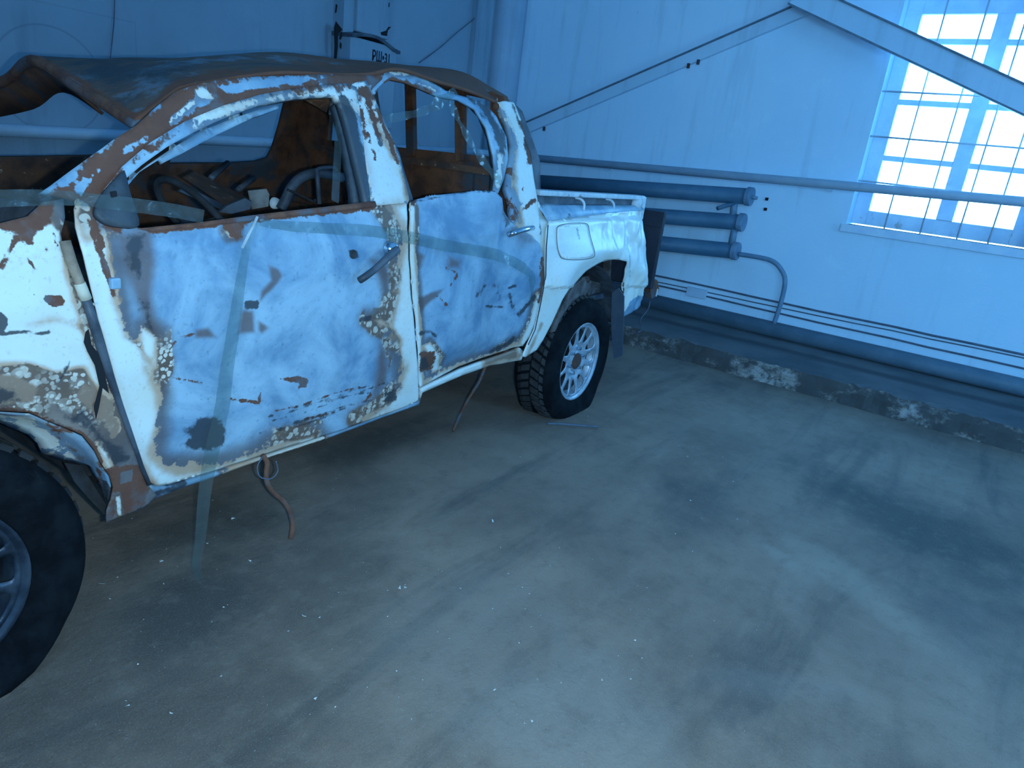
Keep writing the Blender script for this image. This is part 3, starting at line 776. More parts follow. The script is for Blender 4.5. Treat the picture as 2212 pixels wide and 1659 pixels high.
fc_ = bpy.data.curves.new('lettering', 'FONT'); fc_.body = 'РШ•31'; fc_.size = 0.105; fc_.extrude = 0.0008; fc_.offset = 0.0025; fc_.materials.append(M['ink'])
_tmp = bpy.data.objects.new('lettering_curve', fc_); COL.objects.link(_tmp)
bpy.context.view_layer.update()
_me = bpy.data.meshes.new_from_object(_tmp.evaluated_get(bpy.context.evaluated_depsgraph_get()))
bpy.data.objects.remove(_tmp); _me.name = 'lettering'
fo = bpy.data.objects.new('lettering', _me); link(fo, cb_); world_child(fo, cb_)
tp_ = q(803, 129.5, yb - 0.002); fo.location = tuple(tp_); fo.rotation_euler = (math.radians(90), 0, 0)
fo.scale = (0.66, 1.0, 1.0)
xa, xb = float(q(772, 30, YL - .16)[0]), float(q(842, 30, YL - .16)[0])
x0_c = x0_
du = empty('vertical_duct', 'square plastered duct rising above the stencilled cabinet', 'duct', ((xa + xb) / 2, YL, 2.2))
o = bevel(MB().box(xa, xb, YL - 0.16, YL, zt_ + 0.05, ZC).build('duct_body', M['wall_left'], du), 0.01); world_child(o, du)
o = MB().box(xa - 0.10, xa, YL - 0.12, YL, zt_ - 0.55, ZC).build('side_casing', M['wall_left'], du); world_child(o, du)
for hole_, yy in (([(726, 46), (731, 53), (740, 64), (733, 71), (730, 66), (730, 100), (727, 127), (722, 126), (723, 100), (722, 60)], -.121), ([(726, 9), (729, 11), (727, 27), (724, 28)], -.121), ([(737, 69), (742, 72), (736, 86), (733, 84)], -.121), ([(735, 90), (738, 95), (737, 106), (734, 102)], -.121), ([(839, 58), (845, 58), (838, 66), (836, 78), (824, 76), (822, 70), (834, 66)], -.161), ([(840, 6), (842, 6), (841, 16), (839, 14)], -.161)):
    P_ = [wallp(a, b_, 1, YL + yy) for a, b_ in hole_]; n_ = len(P_)
    o = mesh_obj('burnt_hole', [tuple(p) for p in P_] + [(p[0], p[1] + .004, p[2]) for p in P_], [tuple(range(n_)), tuple(reversed(range(n_, 2 * n_)))] + [(i, (i + 1) % n_, n_ + (i + 1) % n_, n_ + i) for i in range(n_)], M['soot'], du); world_child(o, du)
wire('hanging_wire', [wallp(px, py, 1, YL - 0.03) for (px, py) in ((1056, -6), (1040, 25), (1010, 52), (985, 72), (950, 103), (905, 136))], 0.004, 'thin dark wire slanting down the left wall beside the corner')
wire('wall_conduit', [wallp(px, py, 1, YL - 0.02) for (px, py) in ((1056, -10), (1052, 60), (1046, 130), (1038, 200), (1031, 300))], 0.006, 'thin upright cable on the left wall just before the corner column', sm=2)
wire('wall_rope', [wallp(px, py, 1, YL - 0.02) for (px, py) in ((248, -10), (246, 50), (240, 110), (236, 150))], 0.003, 'thin upright wire on the left wall above the truck windscreen opening', sm=2)
# short painted figure strokes on the wall, seen through the windscreen opening
st_ = MB()
for (x0s, y0s, x1s, y1s) in ((206, 207, 224, 206), (208, 207, 206, 230), (214, 207, 212, 231), (224, 206, 224, 218), (219, 216, 226, 215)):
    A_, B_ = wallp(x0s, y0s, 1, YL - 0.002), wallp(x1s, y1s, 1, YL - 0.002)
    st_.bar(A_, B_, 0.003, 0.009)
tag(st_.build('stencil_marks', M['ink']), 'small black painted strokes on the left wall above the heating pipe', 'marking')


# ------------------------------------------------------------------ the truck
M['tan'] = simple('heat_browned_paint', (0.16, 0.11, 0.08), (0.42, 0.33, 0.24), 9, 0.7, lo=.3, hi=.7)
M['seat_plate'] = simple('pale_burnt_plate', (0.18, 0.20, 0.22), (0.34, 0.37, 0.38), 14, 0.7)
TR = empty('pickup_truck', 'burnt-out white double cab pickup truck with rusted roof and no glass', 'truck', (TX, TY, 0), YAW)
W_ = 1.76
far = lambda z: W_ - prof(z)
def P3(px, py, y): return trk(px, py, y)
def tw(p): return t2w(*p)
def extrude_poly(name, pts3, thick, direction, mat, parent, smooth=False):
    """A flat or gently bent plate: the loop pts3 extruded by thick along direction."""
    n = len(pts3); d = np.asarray(direction, float) * thick
    A = [tuple(p) for p in pts3]; B = [tuple(np.asarray(p) + d) for p in pts3]
    return mesh_obj(name, A + B, [tuple(range(n)), tuple(reversed(range(n, 2 * n)))] + [(i, n + i, n + (i + 1) % n, (i + 1) % n) for i in range(n)], mat, parent, smooth)
def plate(name, px, y, mat, parent, thick=0.006, smooth=0):
    ys = y if hasattr(y, '__len__') else [y] * len(px)
    p = [trk(a[0], a[1], yy) for a, yy in zip(px, ys)]
    if smooth: p = catmull(p, smooth, True)
    return extrude_poly(name, p, thick, (0, 1, 0), mat, parent)

# ---- front door
DOOR = [(167, 428), (160, 452), (163, 490), (175, 535), (193, 605), (212, 690), (238, 780), (260, 862), (284, 945), (306, 1010), (322, 1040), (340, 1051), (372, 1046), (465, 1018), (570, 983), (700, 942), (800, 906), (880, 878), (905, 866),
        (906, 850), (903, 790), (896, 720), (888, 640), (884, 560), (882, 500), (880, 438), (800, 446), (700, 454), (560, 469), (430, 484), (330, 494), (250, 489), (218, 478), (205, 450)]
white_l = [(150, 400), (182, 430), (178, 470), (192, 505), (238, 500), (250, 570), (258, 640), (280, 720), (318, 745), (330, 800), (350, 850), (345, 920), (338, 980), (365, 1004), (430, 1005), (500, 990), (600, 952), (680, 930), (700, 960), (340, 1080), (250, 950), (150, 600)]
white_r = [(800, 425), (845, 470), (866, 505), (858, 560), (850, 640), (838, 690), (800, 688), (840, 720), (862, 780), (860, 830), (830, 868), (770, 902), (780, 930), (930, 880), (930, 425)]
door_spec = [
    ('w', 'p', white_l, None, 44), ('w', 'p', white_r, None, 44), ('w', 'p', [(345, 720), (300, 700), (290, 790), (330, 830), (350, 800)], None, 40),
    ('t', 'p', [(222, 500), (262, 500), (300, 720), (345, 800), (340, 830), (285, 740)], None, 30),
    ('t', 'p', [(838, 700), (875, 730), (868, 800), (850, 800), (835, 740)], None, 30), ('t', 'p', [(800, 440), (850, 440), (850, 470), (830, 470)], None, 30),
    ('r', 'l', [(190, 470), (205, 520), (222, 560), (235, 600), (246, 640)], 7, 14), ('r', 'l', [(196, 440), (206, 490), (220, 530)], 9, 16),
    ('r', 'p', [(205, 445), (235, 478), (262, 486), (270, 520), (240, 500), (215, 490)], None, 30),
    ('h', 'p', [(240, 500), (330, 490), (335, 560), (335, 640), (350, 720), (370, 800), (350, 900), (320, 760), (280, 620)], None, 34), ('d', 'p', [(268, 505), (315, 500), (312, 550), (318, 610), (300, 620), (285, 590), (268, 560)], None, 40),
    ('d', 'p', [(290, 640), (325, 640), (330, 700), (350, 740), (345, 770), (320, 720)], None, 40),
    ('h', 'p', [(578, 570), (602, 580), (612, 596), (600, 615), (575, 640), (560, 655), (562, 630), (585, 605)], None, 12),
    ('h', 'p', [(420, 712), (450, 706), (468, 730), (420, 732)], None, 14), ('h', 'p', [(522, 668), (548, 672), (552, 720), (515, 720)], None, 14), ('h', 'p', [(556, 690), (585, 708), (565, 722), (558, 715)], None, 12),
    ('d', 'p', [(525, 648), (560, 648), (560, 668), (530, 672)], None, 12),
    ('r', 'p', [(602, 816), (650, 810), (672, 818), (665, 838), (636, 848), (645, 828), (605, 822)], None, 10),
    ('d', 'p', [(395, 930), (425, 900), (470, 895), (492, 930), (490, 965), (440, 975), (385, 965), (410, 945)], None, 22),
    ('d', 'l', [(580, 900), (640, 886), (710, 860), (800, 848)], 2.2, 9), ('r', 'l', [(596, 888), (656, 874), (726, 848), (776, 836)], 2.2, 9), ('d', 'l', [(590, 908), (650, 894), (720, 868), (740, 856)], 2.2, 9), ('d', 'l', [(640, 880), (700, 866), (770, 840), (830, 828)], 2.2, 9), ('d', 'l', [(560, 936), (620, 922), (690, 896), (750, 884)], 2.2, 9), ('d', 'l', [(600, 930), (660, 916), (730, 890), (740, 878)], 2.2, 9), ('r', 'l', [(660, 905), (720, 891), (790, 865), (800, 853)], 2.2, 9), ('d', 'l', [(700, 868), (760, 854), (830, 828), (820, 816)], 2.2, 9), ('d', 'l', [(620, 915), (680, 901), (750, 875), (810, 863)], 2.2, 9),
    ('d', 'p', [(828, 842), (858, 838), (860, 868), (830, 872)], None, 20),
    ('h', 'p', [(830, 690), (800, 700), (835, 760), (842, 830), (800, 860), (815, 760)], None, 26), ('h', 'p', [(800, 560), (836, 560), (848, 600), (838, 660), (828, 640)], None, 22), ('d', 'p', [(752, 540), (772, 538), (778, 558), (760, 562)], None, 8),
    ('d', 'p', [(770, 685), (805, 678), (800, 696), (775, 695)], None, 10),
    ('r', 'p', [(478, 480), (530, 476), (528, 520), (490, 520)], None, 22), ('w', 'p', [(482, 496), (515, 490), (520, 515), (492, 518)], None, 16),
    ('r', 'l', [(330, 494), (430, 484), (560, 469), (700, 454), (800, 446)], 12, 12),
    ('r', 'l', [(372, 745), (385, 730), (420, 722)], 3, 8), ('r', 'l', [(372, 815), (410, 822), (440, 828)], 3, 8), ('r', 'l', [(500, 862), (560, 870), (562, 850)], 3, 8),
]
fd = panel('front_door', DOOR, M['door'], TR, off=-0.004, res=0.0075, spec=door_spec, seed=1.3, amp=0.006)
# window frame of the front door (curved upper frame and the post behind the window)
FR_O = [(203, 452), (225, 408), (265, 358), (330, 304), (400, 262), (480, 228), (560, 204), (640, 190), (715, 181), (752, 180), (772, 188)]
FR_I = [(790, 440), (770, 350), (752, 270), (738, 222), (726, 207), (690, 208), (640, 211), (560, 226), (490, 252), (420, 285), (360, 318), (305, 357), (268, 388), (236, 420), (216, 452)]
pil_spec = [('w', 'p', [(400, 240), (740, 178), (770, 190), (790, 250), (720, 214), (640, 212), (560, 224), (480, 252), (420, 280)], None, 30), ('w', 'p', [(215, 410), (240, 395), (225, 420), (212, 432)], None, 8),
            ('r', 'p', [(600, 170), (780, 170), (760, 210), (700, 198), (640, 205)], None, 60), ('r', 'p', [(200, 455), (220, 405), (330, 305), (400, 262), (400, 285), (300, 350), (240, 410)], None, 26),
            ('d', 'p', [(728, 206), (750, 200), (768, 240), (815, 445), (775, 450), (745, 280)], None, 14), ('d', 'p', [(545, 204), (600, 196), (620, 206), (560, 214)], None, 18)]
panel('window_frame', FR_O + [(800, 440)] + FR_I, M['pillar'], fd, off=-0.002, res=0.012, spec=pil_spec, amp=0.003, thick=0.03)
FR_L = [(243, 432), (268, 395), (320, 355), (365, 325), (430, 285), (500, 256), (560, 236), (600, 226), (602, 234), (545, 254), (470, 290), (400, 328), (352, 352), (345, 344), (300, 372), (262, 414)]
panel('frame_liner', FR_L, M['steel_blue'], fd, off=0.055, res=0.014, amp=0.004, thick=0.02)
inner = [(738, 222), (752, 270), (770, 350), (788, 440), (802, 440), (786, 330), (768, 250), (754, 205)]
panel('frame_post', [(726, 225), (742, 290), (756, 370), (766, 440), (790, 440), (776, 340), (758, 262), (744, 212)], M['sail'], fd, off=0.03, res=0.014, amp=0.002, thick=0.03)
panel('belt_trim', [(300, 493), (430, 480), (560, 463), (700, 447), (810, 434), (814, 446), (700, 459), (560, 475), (430, 490), (330, 500)], M['rust'], fd, off=-0.014, res=0.014, amp=0.002, thick=0.02)
panel('mirror_base', catmull([(206, 458), (222, 420), (262, 372), (270, 374), (282, 420), (300, 486), (262, 490), (226, 480)], 4, True), M['sail'], fd, off=-0.022, res=0.014, amp=0.003, thick=0.02, spec=())
plate('mirror_bolt_hole', [(240, 415), (252, 413), (254, 424), (243, 427)], 0.0, M['soot'], fd)
for i, (px, py, r) in enumerate(((244, 455, 5), (238, 468, 8), (258, 470, 6))):
    pass
# handle of the front door: cup, lock and the loose strap handle hanging down
hp0 = side(857, 538, prof, -0.03); hp1 = side(812, 580, prof, -0.045); hp2 = side(776, 606, prof, -0.03)
MB().tube(catmull([hp0, side(838, 556, prof, -0.05), hp1, side(790, 597, prof, -0.045), hp2], 5), [0.012, .013, .013, .013, .013, .0125, .0125, .0125, .012, .012, .012, .012, .012, .012, .012, .012, .012, .012, .012, .012, .011][:21], 12).build('door_handle', M['gunmetal'], fd, True)
MB().lathe([(0, -0.02), (0.02, -0.018), (0.027, -0.005), (0.03, 0.01)], side(846, 538, prof, -0.012), (0, 1, 0), 20).build('handle_cup', M['chrome'], fd, True)
MB().lathe([(0.0, 0.0), (0.011, 0.001), (0.0125, -0.003), (0.015, 0.0), (0.014, 0.004)], side(763, 549, prof, -0.008), (0, 1, 0), 14).build('lock_hole', M['char'], fd, True)
for (px, py) in ((246, 612),):
    p = side(px, py, prof, -0.006)
    bevel(MB().box(p[0] - .011, p[0] + .013, p[1] - .010, p[1] + .01, p[2] - .013, p[2] + .014).build('hinge', M['steel_blue'], fd))

# ---- B pillar with the front edge of the rear door frame
BP = [(756, 186), (770, 178), (793, 174), (808, 205), (822, 240), (842, 285), (862, 335), (874, 385), (884, 432), (880, 442), (806, 444), (800, 420), (786, 340), (772, 260)]
bp_spec = [('w', 'p', [(740, 215), (800, 195), (850, 290), (895, 440), (800, 450), (780, 300)], None, 40),
           ('w', 'p', [(758, 176), (790, 176), (796, 190), (762, 200)], None, 10),
           ('r', 'l', [(790, 190), (805, 250), (815, 290), (822, 310)], 8, 18), ('r', 'l', [(775, 215), (783, 260), (790, 300)], 5, 14), ('r', 'l', [(815, 235), (836, 290), (850, 330), (860, 350)], 7, 16), ('r', 'l', [(795, 290), (806, 330), (812, 345)], 5, 14),
           ('r', 'p', [(766, 180), (806, 176), (812, 215), (790, 225), (772, 210)], None, 30), ('t', 'l', [(868, 370), (884, 440)], 8, 20), ('t', 'l', [(806, 260), (850, 340)], 12, 24)]
panel('center_pillar', BP, M['pillar'], TR, off=0.002, res=0.010, spec=bp_spec, amp=0.003, thick=0.05)
panel('center_pillar_edge', [(842, 285), (862, 330), (878, 385), (893, 432), (884, 436), (872, 388), (858, 338)], M['gunmetal'], TR, off=0.008, res=0.014, thick=0.03)

# ---- rear door
RD = [(886, 438), (898, 431), (935, 423), (985, 417), (1033, 412), (1068, 412), (1084, 428), (1088, 455), (1100, 475), (1122, 495), (1145, 508), (1163, 525), (1173, 556), (1174, 600), (1168, 640), (1158, 690), (1145, 728), (1132, 748), (1115, 752), (1064, 772), (1000, 795), (950, 818), (909, 838),
      (906, 800), (899, 720), (891, 640), (887, 560), (885, 500)]
rd_spec = [('w', 'l', [(890, 450), (890, 560), (897, 640), (903, 720), (908, 830)], 9, 12), ('w', 'p', [(900, 835), (950, 800), (1000, 782), (1060, 762), (1110, 738), (1160, 735), (1140, 790), (900, 860)], None, 20),
           ('w', 'l', [(1165, 640), (1150, 700), (1130, 740)], 10, 12),
           ('w', 'p', [(908, 745), (930, 735), (955, 770), (950, 800), (930, 810), (925, 770)], None, 14),
           ('h', 'p', [(890, 532), (905, 545), (917, 552), (912, 575), (895, 592), (888, 580)], None, 12), ('h', 'p', [(968, 552), (1000, 562), (996, 585), (966, 580)], None, 18), ('r', 'l', [(966, 580), (990, 590), (975, 615)], 3, 10),
           ('h', 'p', [(896, 640), (915, 640), (930, 632), (962, 622), (940, 645), (920, 660), (905, 680), (898, 680)], None, 10), ('r', 'l', [(945, 640), (968, 660)], 3, 10),
           ('r', 'p', [(905, 760), (948, 752), (940, 780), (935, 800), (908, 806)], None, 14), ('d', 'l', [(910, 720), (930, 715), (940, 725)], 5, 12), ('d', 'p', [(905, 770), (925, 770), (930, 800), (908, 800)], None, 16),
           ('d', 'l', [(1050, 662), (1085, 663)], 3, 7), ('d', 'l', [(1098, 622), (1113, 617)], 4, 8), ('d', 'l', [(1100, 636), (1108, 668)], 5, 22), ('d', 'l', [(1030, 640), (1045, 618), (1075, 618), (1080, 640)], 4, 26),
           ('d', 'p', [(1084, 430), (1092, 455), (1104, 480), (1090, 500), (1080, 440)], None, 16), ('h', 'p', [(1092, 470), (1125, 495), (1150, 520), (1130, 530), (1100, 500)], None, 50),
           ('r', 'l', [(1172, 560), (1172, 610), (1165, 650)], 5, 14), ('d', 'l', [(1120, 680), (1140, 660), (1155, 640)], 6, 12), ('d', 'l', [(1060, 760), (1100, 742), (1110, 730)], 6, 12), ('r', 'p', [(884, 430), (905, 425), (895, 445), (886, 446)], None, 10),
           ('d', 'l', [(886, 438), (985, 417), (1070, 412)], 3, 8)]
rdb = lambda P: 0.02 * np.exp(-((P[:, 0] - 2.18) ** 2 / 0.02 + (P[:, 1] - 0.74) ** 2 / 0.03)) + 0.03 * np.exp(-((P[:, 0] - 2.0) ** 2 / 0.15 + (P[:, 1] - 0.50) ** 2 / 0.004))
rd = panel('rear_door', RD, M['door'], TR, off=-0.002, res=0.0075, spec=rd_spec, seed=5.1, amp=0.007, bulge=rdb)
hh = [side(1098, 507, prof, -0.02), side(1110, 503, prof, -0.045), side(1125, 498, prof, -0.05), side(1140, 494, prof, -0.045), side(1150, 492, prof, -0.02)]
MB().tube(catmull(hh, 4), [0.013] * 17, 12).build('door_handle', M['chrome'], rd, True)
# melted, sagging upper frame of the rear door
RF = [(806, 196), (818, 170), (830, 153), (858, 151), (885, 155), (932, 176), (970, 200), (1000, 208), (1043, 220), (1070, 250), (1092, 295), (1097, 345), (1090, 385), (1076, 418), (1066, 414), (1070, 380), (1066, 335), (1050, 275), (1026, 236), (990, 216), (952, 210), (925, 199), (900, 188), (873, 177), (845, 172), (825, 183), (812, 205)]
rf_spec = [('r', 'l', [(812, 205), (845, 172), (873, 177), (900, 188), (930, 200)], 8, 14), ('d', 'p', [(1000, 205), (1050, 215), (1100, 300), (1098, 350), (1075, 330), (1050, 260)], None, 26), ('w', 'l', [(840, 158), (885, 160)], 4, 12), ('w', 'l', [(905, 180), (940, 195)], 3, 12), ('w', 'l', [(1082, 335), (1075, 400)], 6, 14)]
panel('rear_door_frame', RF, M['pillar'], rd, off=0.012, res=0.010, spec=rf_spec, amp=0.006, thick=0.012)
panel('frame_seal', [(1035, 230), (1058, 262), (1074, 320), (1078, 380), (1070, 414), (1063, 412), (1066, 360), (1056, 300), (1036, 250), (1020, 232)], M['char'], rd, off=0.05, res=0.014, thick=0.015)

# ---- rear pillar of the cab and the panel below it
CP = [(1075, 221), (1090, 218), (1109, 221), (1125, 259), (1138, 301), (1148, 342), (1156, 399), (1163, 443), (1167, 480), (1170, 520), (1172, 545), (1150, 510), (1122, 496), (1108, 480), (1108, 440), (1096, 405), (1101, 354), (1107, 310), (1098, 269), (1086, 240)]
cp_spec = [('w', 'p', [(1060, 200), (1120, 200), (1160, 340), (1180, 600), (1110, 520), (1122, 440), (1104, 400), (1110, 350), (1114, 305), (1098, 262)], None, 22),
           ('r', 'l', [(1126, 262), (1140, 310), (1144, 350)], 7, 14), ('d', 'l', [(1108, 225), (1128, 290), (1140, 320)], 3, 10), ('r', 'p', [(1095, 358), (1110, 362), (1106, 378), (1096, 375)], None, 10), ('r', 'p', [(1098, 400), (1112, 440), (1122, 470), (1105, 480)], None, 30),
           ('r', 'l', [(1130, 452), (1145, 440), (1156, 432)], 4, 9), ('r', 'p', [(1122, 405), (1134, 400), (1130, 414)], None, 8), ('t', 'l', [(1106, 290), (1106, 360), (1112, 420), (1124, 480)], 10, 24)]
panel('rear_pillar', CP, M['pillar'], TR, off=0.004, res=0.010, spec=cp_spec, amp=0.004, thick=0.03)
plate('cab_rear_edge', [(1110, 222), (1128, 240), (1150, 300), (1166, 345), (1168, 412), (1164, 440), (1156, 395), (1148, 338), (1136, 296), (1124, 256)], [0.23, .23, .2, .17, .13, .12, .13, .16, .19, .21], M['gunmetal'], TR, 0.05)

# ---- A pillar running up into the roof rail
APU = [(92, 414), (150, 370), (200, 333), (250, 298), (298, 268), (345, 226), (385, 194), (420, 182), (461, 174), (540, 166), (620, 162), (720, 160), (806, 162), (832, 152)]
APL = [(826, 172), (806, 192), (786, 182), (752, 183), (715, 184), (640, 193), (560, 207), (480, 231), (400, 265), (330, 307), (265, 361), (225, 411), (205, 452), (168, 432)]
ap_spec = [('r', 'p', [(80, 430), (298, 255), (385, 180), (620, 150), (840, 140), (840, 200), (700, 200), (420, 280), (200, 460)], None, 40),
           ('-r', 'p', [(262, 322), (300, 300), (320, 290), (318, 305), (280, 330), (262, 336)], None, 12), ('-r', 'p', [(470, 186), (560, 172), (640, 166), (700, 165), (640, 182), (560, 188), (500, 205)], None, 12), ('-r', 'p', [(118, 404), (160, 372), (185, 360), (160, 388), (135, 405)], None, 12), ('-r', 'p', [(156, 414), (180, 388), (228, 358), (200, 390), (175, 420)], None, 10),
           ('w', 'l', [(365, 262), (395, 240), (415, 222)], 7, 14), ('w', 'p', [(415, 190), (445, 185), (465, 212), (430, 215)], None, 18), ('-r', 'p', [(365, 270), (372, 255), (418, 215), (430, 188), (468, 212), (420, 235)], None, 16)]
panel('roof_rail', APU + APL, M['pillar'], TR, off=0.006, res=0.012, spec=ap_spec, amp=0.004, thick=0.025)

# ---- roof skin: burnt, sagging at the front corner
def lane(pts, y):
    ys = y if hasattr(y, '__len__') else [y] * len(pts)
    return resample(catmull([trk(a[0], a[1], yy) for a, yy in zip(pts, ys)], 6), 60)
l0 = lane([(292, 262), (345, 223), (385, 189), (420, 178), (461, 170), (540, 162), (620, 158), (720, 157), (800, 157), (859, 149), (932, 166), (1000, 190), (1075, 219)], [.19, .2, .21, .21, .21, .21, .215, .215, .22, .22, .22, .22, .22])
l1 = lane([(240, 228), (300, 195), (350, 165), (420, 148), (520, 140), (620, 138), (720, 142), (800, 146), (859, 144), (930, 156), (1000, 176), (1078, 212)], 0.34)
l2 = lane([(160, 178), (220, 160), (285, 142), (380, 128), (515, 116), (600, 112), (682, 121), (736, 131), (802, 131), (859, 138), (930, 143), (1005, 160), (1082, 205)], 0.58)
l3 = lane([(62, 121), (150, 126), (236, 132), (285, 126), (380, 127), (470, 122)], 0.90)
b2 = l2[-1]
l3 = resample(catmull([trk(62, 121, .9), trk(150, 126, .9), trk(236, 133, .9), trk(300, 131, .9)] + [np.array([x, .9, z]) for x, z in ((1.45, 1.61), (1.8, 1.675), (2.1, 1.70), (2.30, 1.70))], 6), 60)
l4 = resample(catmull([trk(0, 166, 1.22)] + [np.array([x, 1.22, z]) for x, z in ((0.95, 1.50), (1.2, 1.56), (1.6, 1.63), (2.0, 1.69), (2.30, 1.69))], 6), 60)
l5 = resample(catmull([np.array([x, 1.53, z]) for x, z in ((0.70, 1.36), (0.95, 1.46), (1.2, 1.50), (1.6, 1.57), (2.0, 1.64), (2.30, 1.65))], 6), 60)
lanes = [l0, l1, l2, l3, l4, l5]
V = []
NL = 31
cols = [np.array(catmull([L[i] for L in lanes], 6)) for i in range(60)]
for i in range(60):
    for p in cols[i]:
        V.append((p[0], p[1], p[2] + 0.008 * mnoise.noise(Vector((p[0] * 4, p[1] * 4, 2)))))
nc = len(cols[0])
Fq = [(i * nc + j, (i + 1) * nc + j, (i + 1) * nc + j + 1, i * nc + j + 1) for i in range(59) for j in range(nc - 1)]
V = np.array(V)
rf_spec2 = [('r', 'l', [(292, 262), (385, 189), (461, 170), (620, 158), (859, 149), (1075, 219)], 16, 24), ('r', 'l', [(292, 262), (240, 228), (160, 178), (62, 121)], 14, 22), ('d', 'p', [(90, 120), (380, 125), (420, 150), (330, 200), (230, 190)], None, 60), ('r', 'p', [(600, 100), (1100, 140), (1100, 230), (1000, 190), (860, 150), (700, 150)], None, 60), ('-d', 'p', [(320, 185), (370, 170), (350, 210), (325, 235)], None, 20)]
k = NT('burnt_roof_skin'); co = k.co(); r_, d_2 = k.attr('r'), k.attr('d')
n_ = k.math('MULTIPLY', k.math('SUBTRACT', k.noise(co, 8, 8, 0.68), 0.5), 3.0)
c = k.mix(k.ramp(k.noise(k.co((1, 3, 3)), 5, 7, 0.65), 0.32, 0.62), (0.05, 0.058, 0.065), (0.13, 0.088, 0.065))
c = k.mix(k.ramp(k.noise(co, 5, 8, 0.7), 0.52, 0.62), c, (0.13, 0.18, 0.22))
c = k.mix(k.math('MULTIPLY', k.ramp(k.math('ADD', d_2, n_), -0.2, 0.6), 0.85), c, (0.028, 0.048, 0.06))
c = k.mix(k.ramp(k.math('ADD', r_, k.math('MULTIPLY', n_, 0.7)), -0.1, 0.2), c, k.mix(k.noise(co, 16, 6, 0.6), (0.10, 0.040, 0.026), (0.20, 0.082, 0.044)))
k.color(c); k.rough(0.85); k.bump(k.noise(co, 30, 8, 0.65), 0.4, 0.006)
rs = mesh_obj('roof_skin', V, Fq, k.m, TR, True, layers(proj_t(V), rf_spec2))
solid(rs, 0.012, -1.0)
# front header lip hanging under the roof's front edge, and a rear header
hd = [np.array(p) for p in cols[0]]
MB().tube([p + np.array((0.012, 0.0, -0.012)) for p in hd], 0.018, 10).build('front_header', M['rust'], TR, True)
hdv = []
for p in hd[nc // 2 - 2:]:
    hdv += [p + np.array((0.0, 0, -0.005)), p + np.array((0.10, 0, -0.085))]
nn_ = len(hdv) // 2
solid(mesh_obj('header_inner', hdv, [(2 * i, 2 * i + 1, 2 * i + 3, 2 * i + 2) for i in range(nn_ - 1)], M['rust_dark'], TR, True), 0.01)
MB().tube([p + np.array((-0.01, 0, -0.022)) for p in cols[-1]], 0.016, 8).build('rear_header', M['rust_dark'], TR, True)

# ---- front wing (fender)
FE = [(-60, 500), (0, 482), (60, 467), (92, 437), (138, 430), (141, 470), (132, 505), (140, 545), (158, 592), (172, 616), (190, 680), (218, 768), (252, 862), (280, 950), (304, 1015), (322, 1050),
      (340, 1072), (312, 1096), (262, 1115), (228, 1128), (229, 1103), (238, 1080), (243, 1052), (236, 1027), (216, 998), (203, 971), (177, 939), (143, 924), (100, 908), (64, 891), (0, 887), (-60, 895)]
fe_spec = [('r', 'l', [(60, 480), (35, 520), (10, 575)], 5, 14), ('r', 'l', [(105, 470), (120, 520), (140, 560)], 4, 12), ('t', 'l', [(0, 600), (60, 560), (120, 530)], 8, 40), ('t', 'l', [(60, 700), (130, 690), (200, 720)], 6, 50), ('r', 'l', [(20, 560), (60, 590)], 2, 8), ('r', 'l', [(55, 610), (80, 640)], 2, 8), ('d', 'l', [(150, 590), (165, 620)], 3, 8), ('r', 'p', [(150, 500), (170, 520), (168, 560), (150, 545)], None, 14), ('d', 'l', [(205, 860), (195, 930), (180, 960)], 4, 16), ('w', 'p', [(-80, 470), (0, 478), (60, 500), (110, 470), (135, 500), (150, 590), (200, 760), (250, 860), (240, 880), (200, 860), (180, 800), (120, 810), (60, 790), (-80, 800)], None, 26),
           ('w', 'p', [(180, 820), (240, 850), (262, 900), (250, 950), (200, 900), (150, 860)], None, 60), ('w', 'p', [(-60, 810), (30, 800), (90, 830), (80, 880), (-60, 885)], None, 50),
           ('w', 'l', [(215, 960), (230, 990), (240, 1030)], 10, 18), ('w', 'l', [(255, 1075), (258, 1110)], 6, 8),
           ('t', 'p', [(-60, 800), (60, 790), (130, 810), (170, 790), (240, 850), (262, 900), (250, 960), (200, 900), (100, 880), (-60, 890)], None, 30), ('t', 'p', [(95, 430), (140, 430), (140, 480), (100, 470)], None, 20),
           ('r', 'p', [(-60, 470), (60, 460), (100, 430), (120, 440), (110, 500), (80, 500), (70, 540), (40, 510), (0, 500)], None, 26), ('r', 'l', [(35, 520), (15, 550), (0, 580)], 8, 14), ('r', 'p', [(85, 530), (112, 530), (100, 548)], None, 12), ('r', 'l', [(45, 530), (62, 560), (75, 585)], 3, 10), ('r', 'l', [(70, 590), (80, 610)], 3, 8),
           ('r', 'p', [(92, 640), (140, 638), (140, 660), (110, 665)], None, 10), ('d', 'p', [(0, 672), (18, 685), (18, 705), (5, 720), (-10, 720), (-10, 672)], None, 8), ('d', 'l', [(0, 722), (40, 716), (85, 720), (105, 718)], 5, 8), ('d', 'l', [(110, 715), (120, 698)], 4, 7), ('d', 'l', [(118, 720), (132, 720)], 4, 7),
           ('d', 'l', [(150, 780), (135, 810), (125, 825)], 5, 10), ('r', 'p', [(228, 1010), (300, 1000), (325, 1055), (310, 1096), (228, 1128), (240, 1070)], None, 20), ('-r', 'l', [(255, 1070), (258, 1115)], 7, 8), ('-r', 'p', [(260, 1020), (285, 1015), (285, 1040), (262, 1045)], None, 8),
           ('d', 'p', [(-60, 835), (20, 830), (60, 870), (0, 885), (-60, 885)], None, 50), ('d', 'p', [(110, 900), (180, 880), (240, 950), (262, 960), (290, 1000), (240, 1005), (200, 940), (150, 915)], None, 40),
           ('r', 'l', [(-60, 888), (0, 885), (64, 889), (105, 906), (143, 922), (177, 937), (203, 969), (216, 996)], 7, 12)]
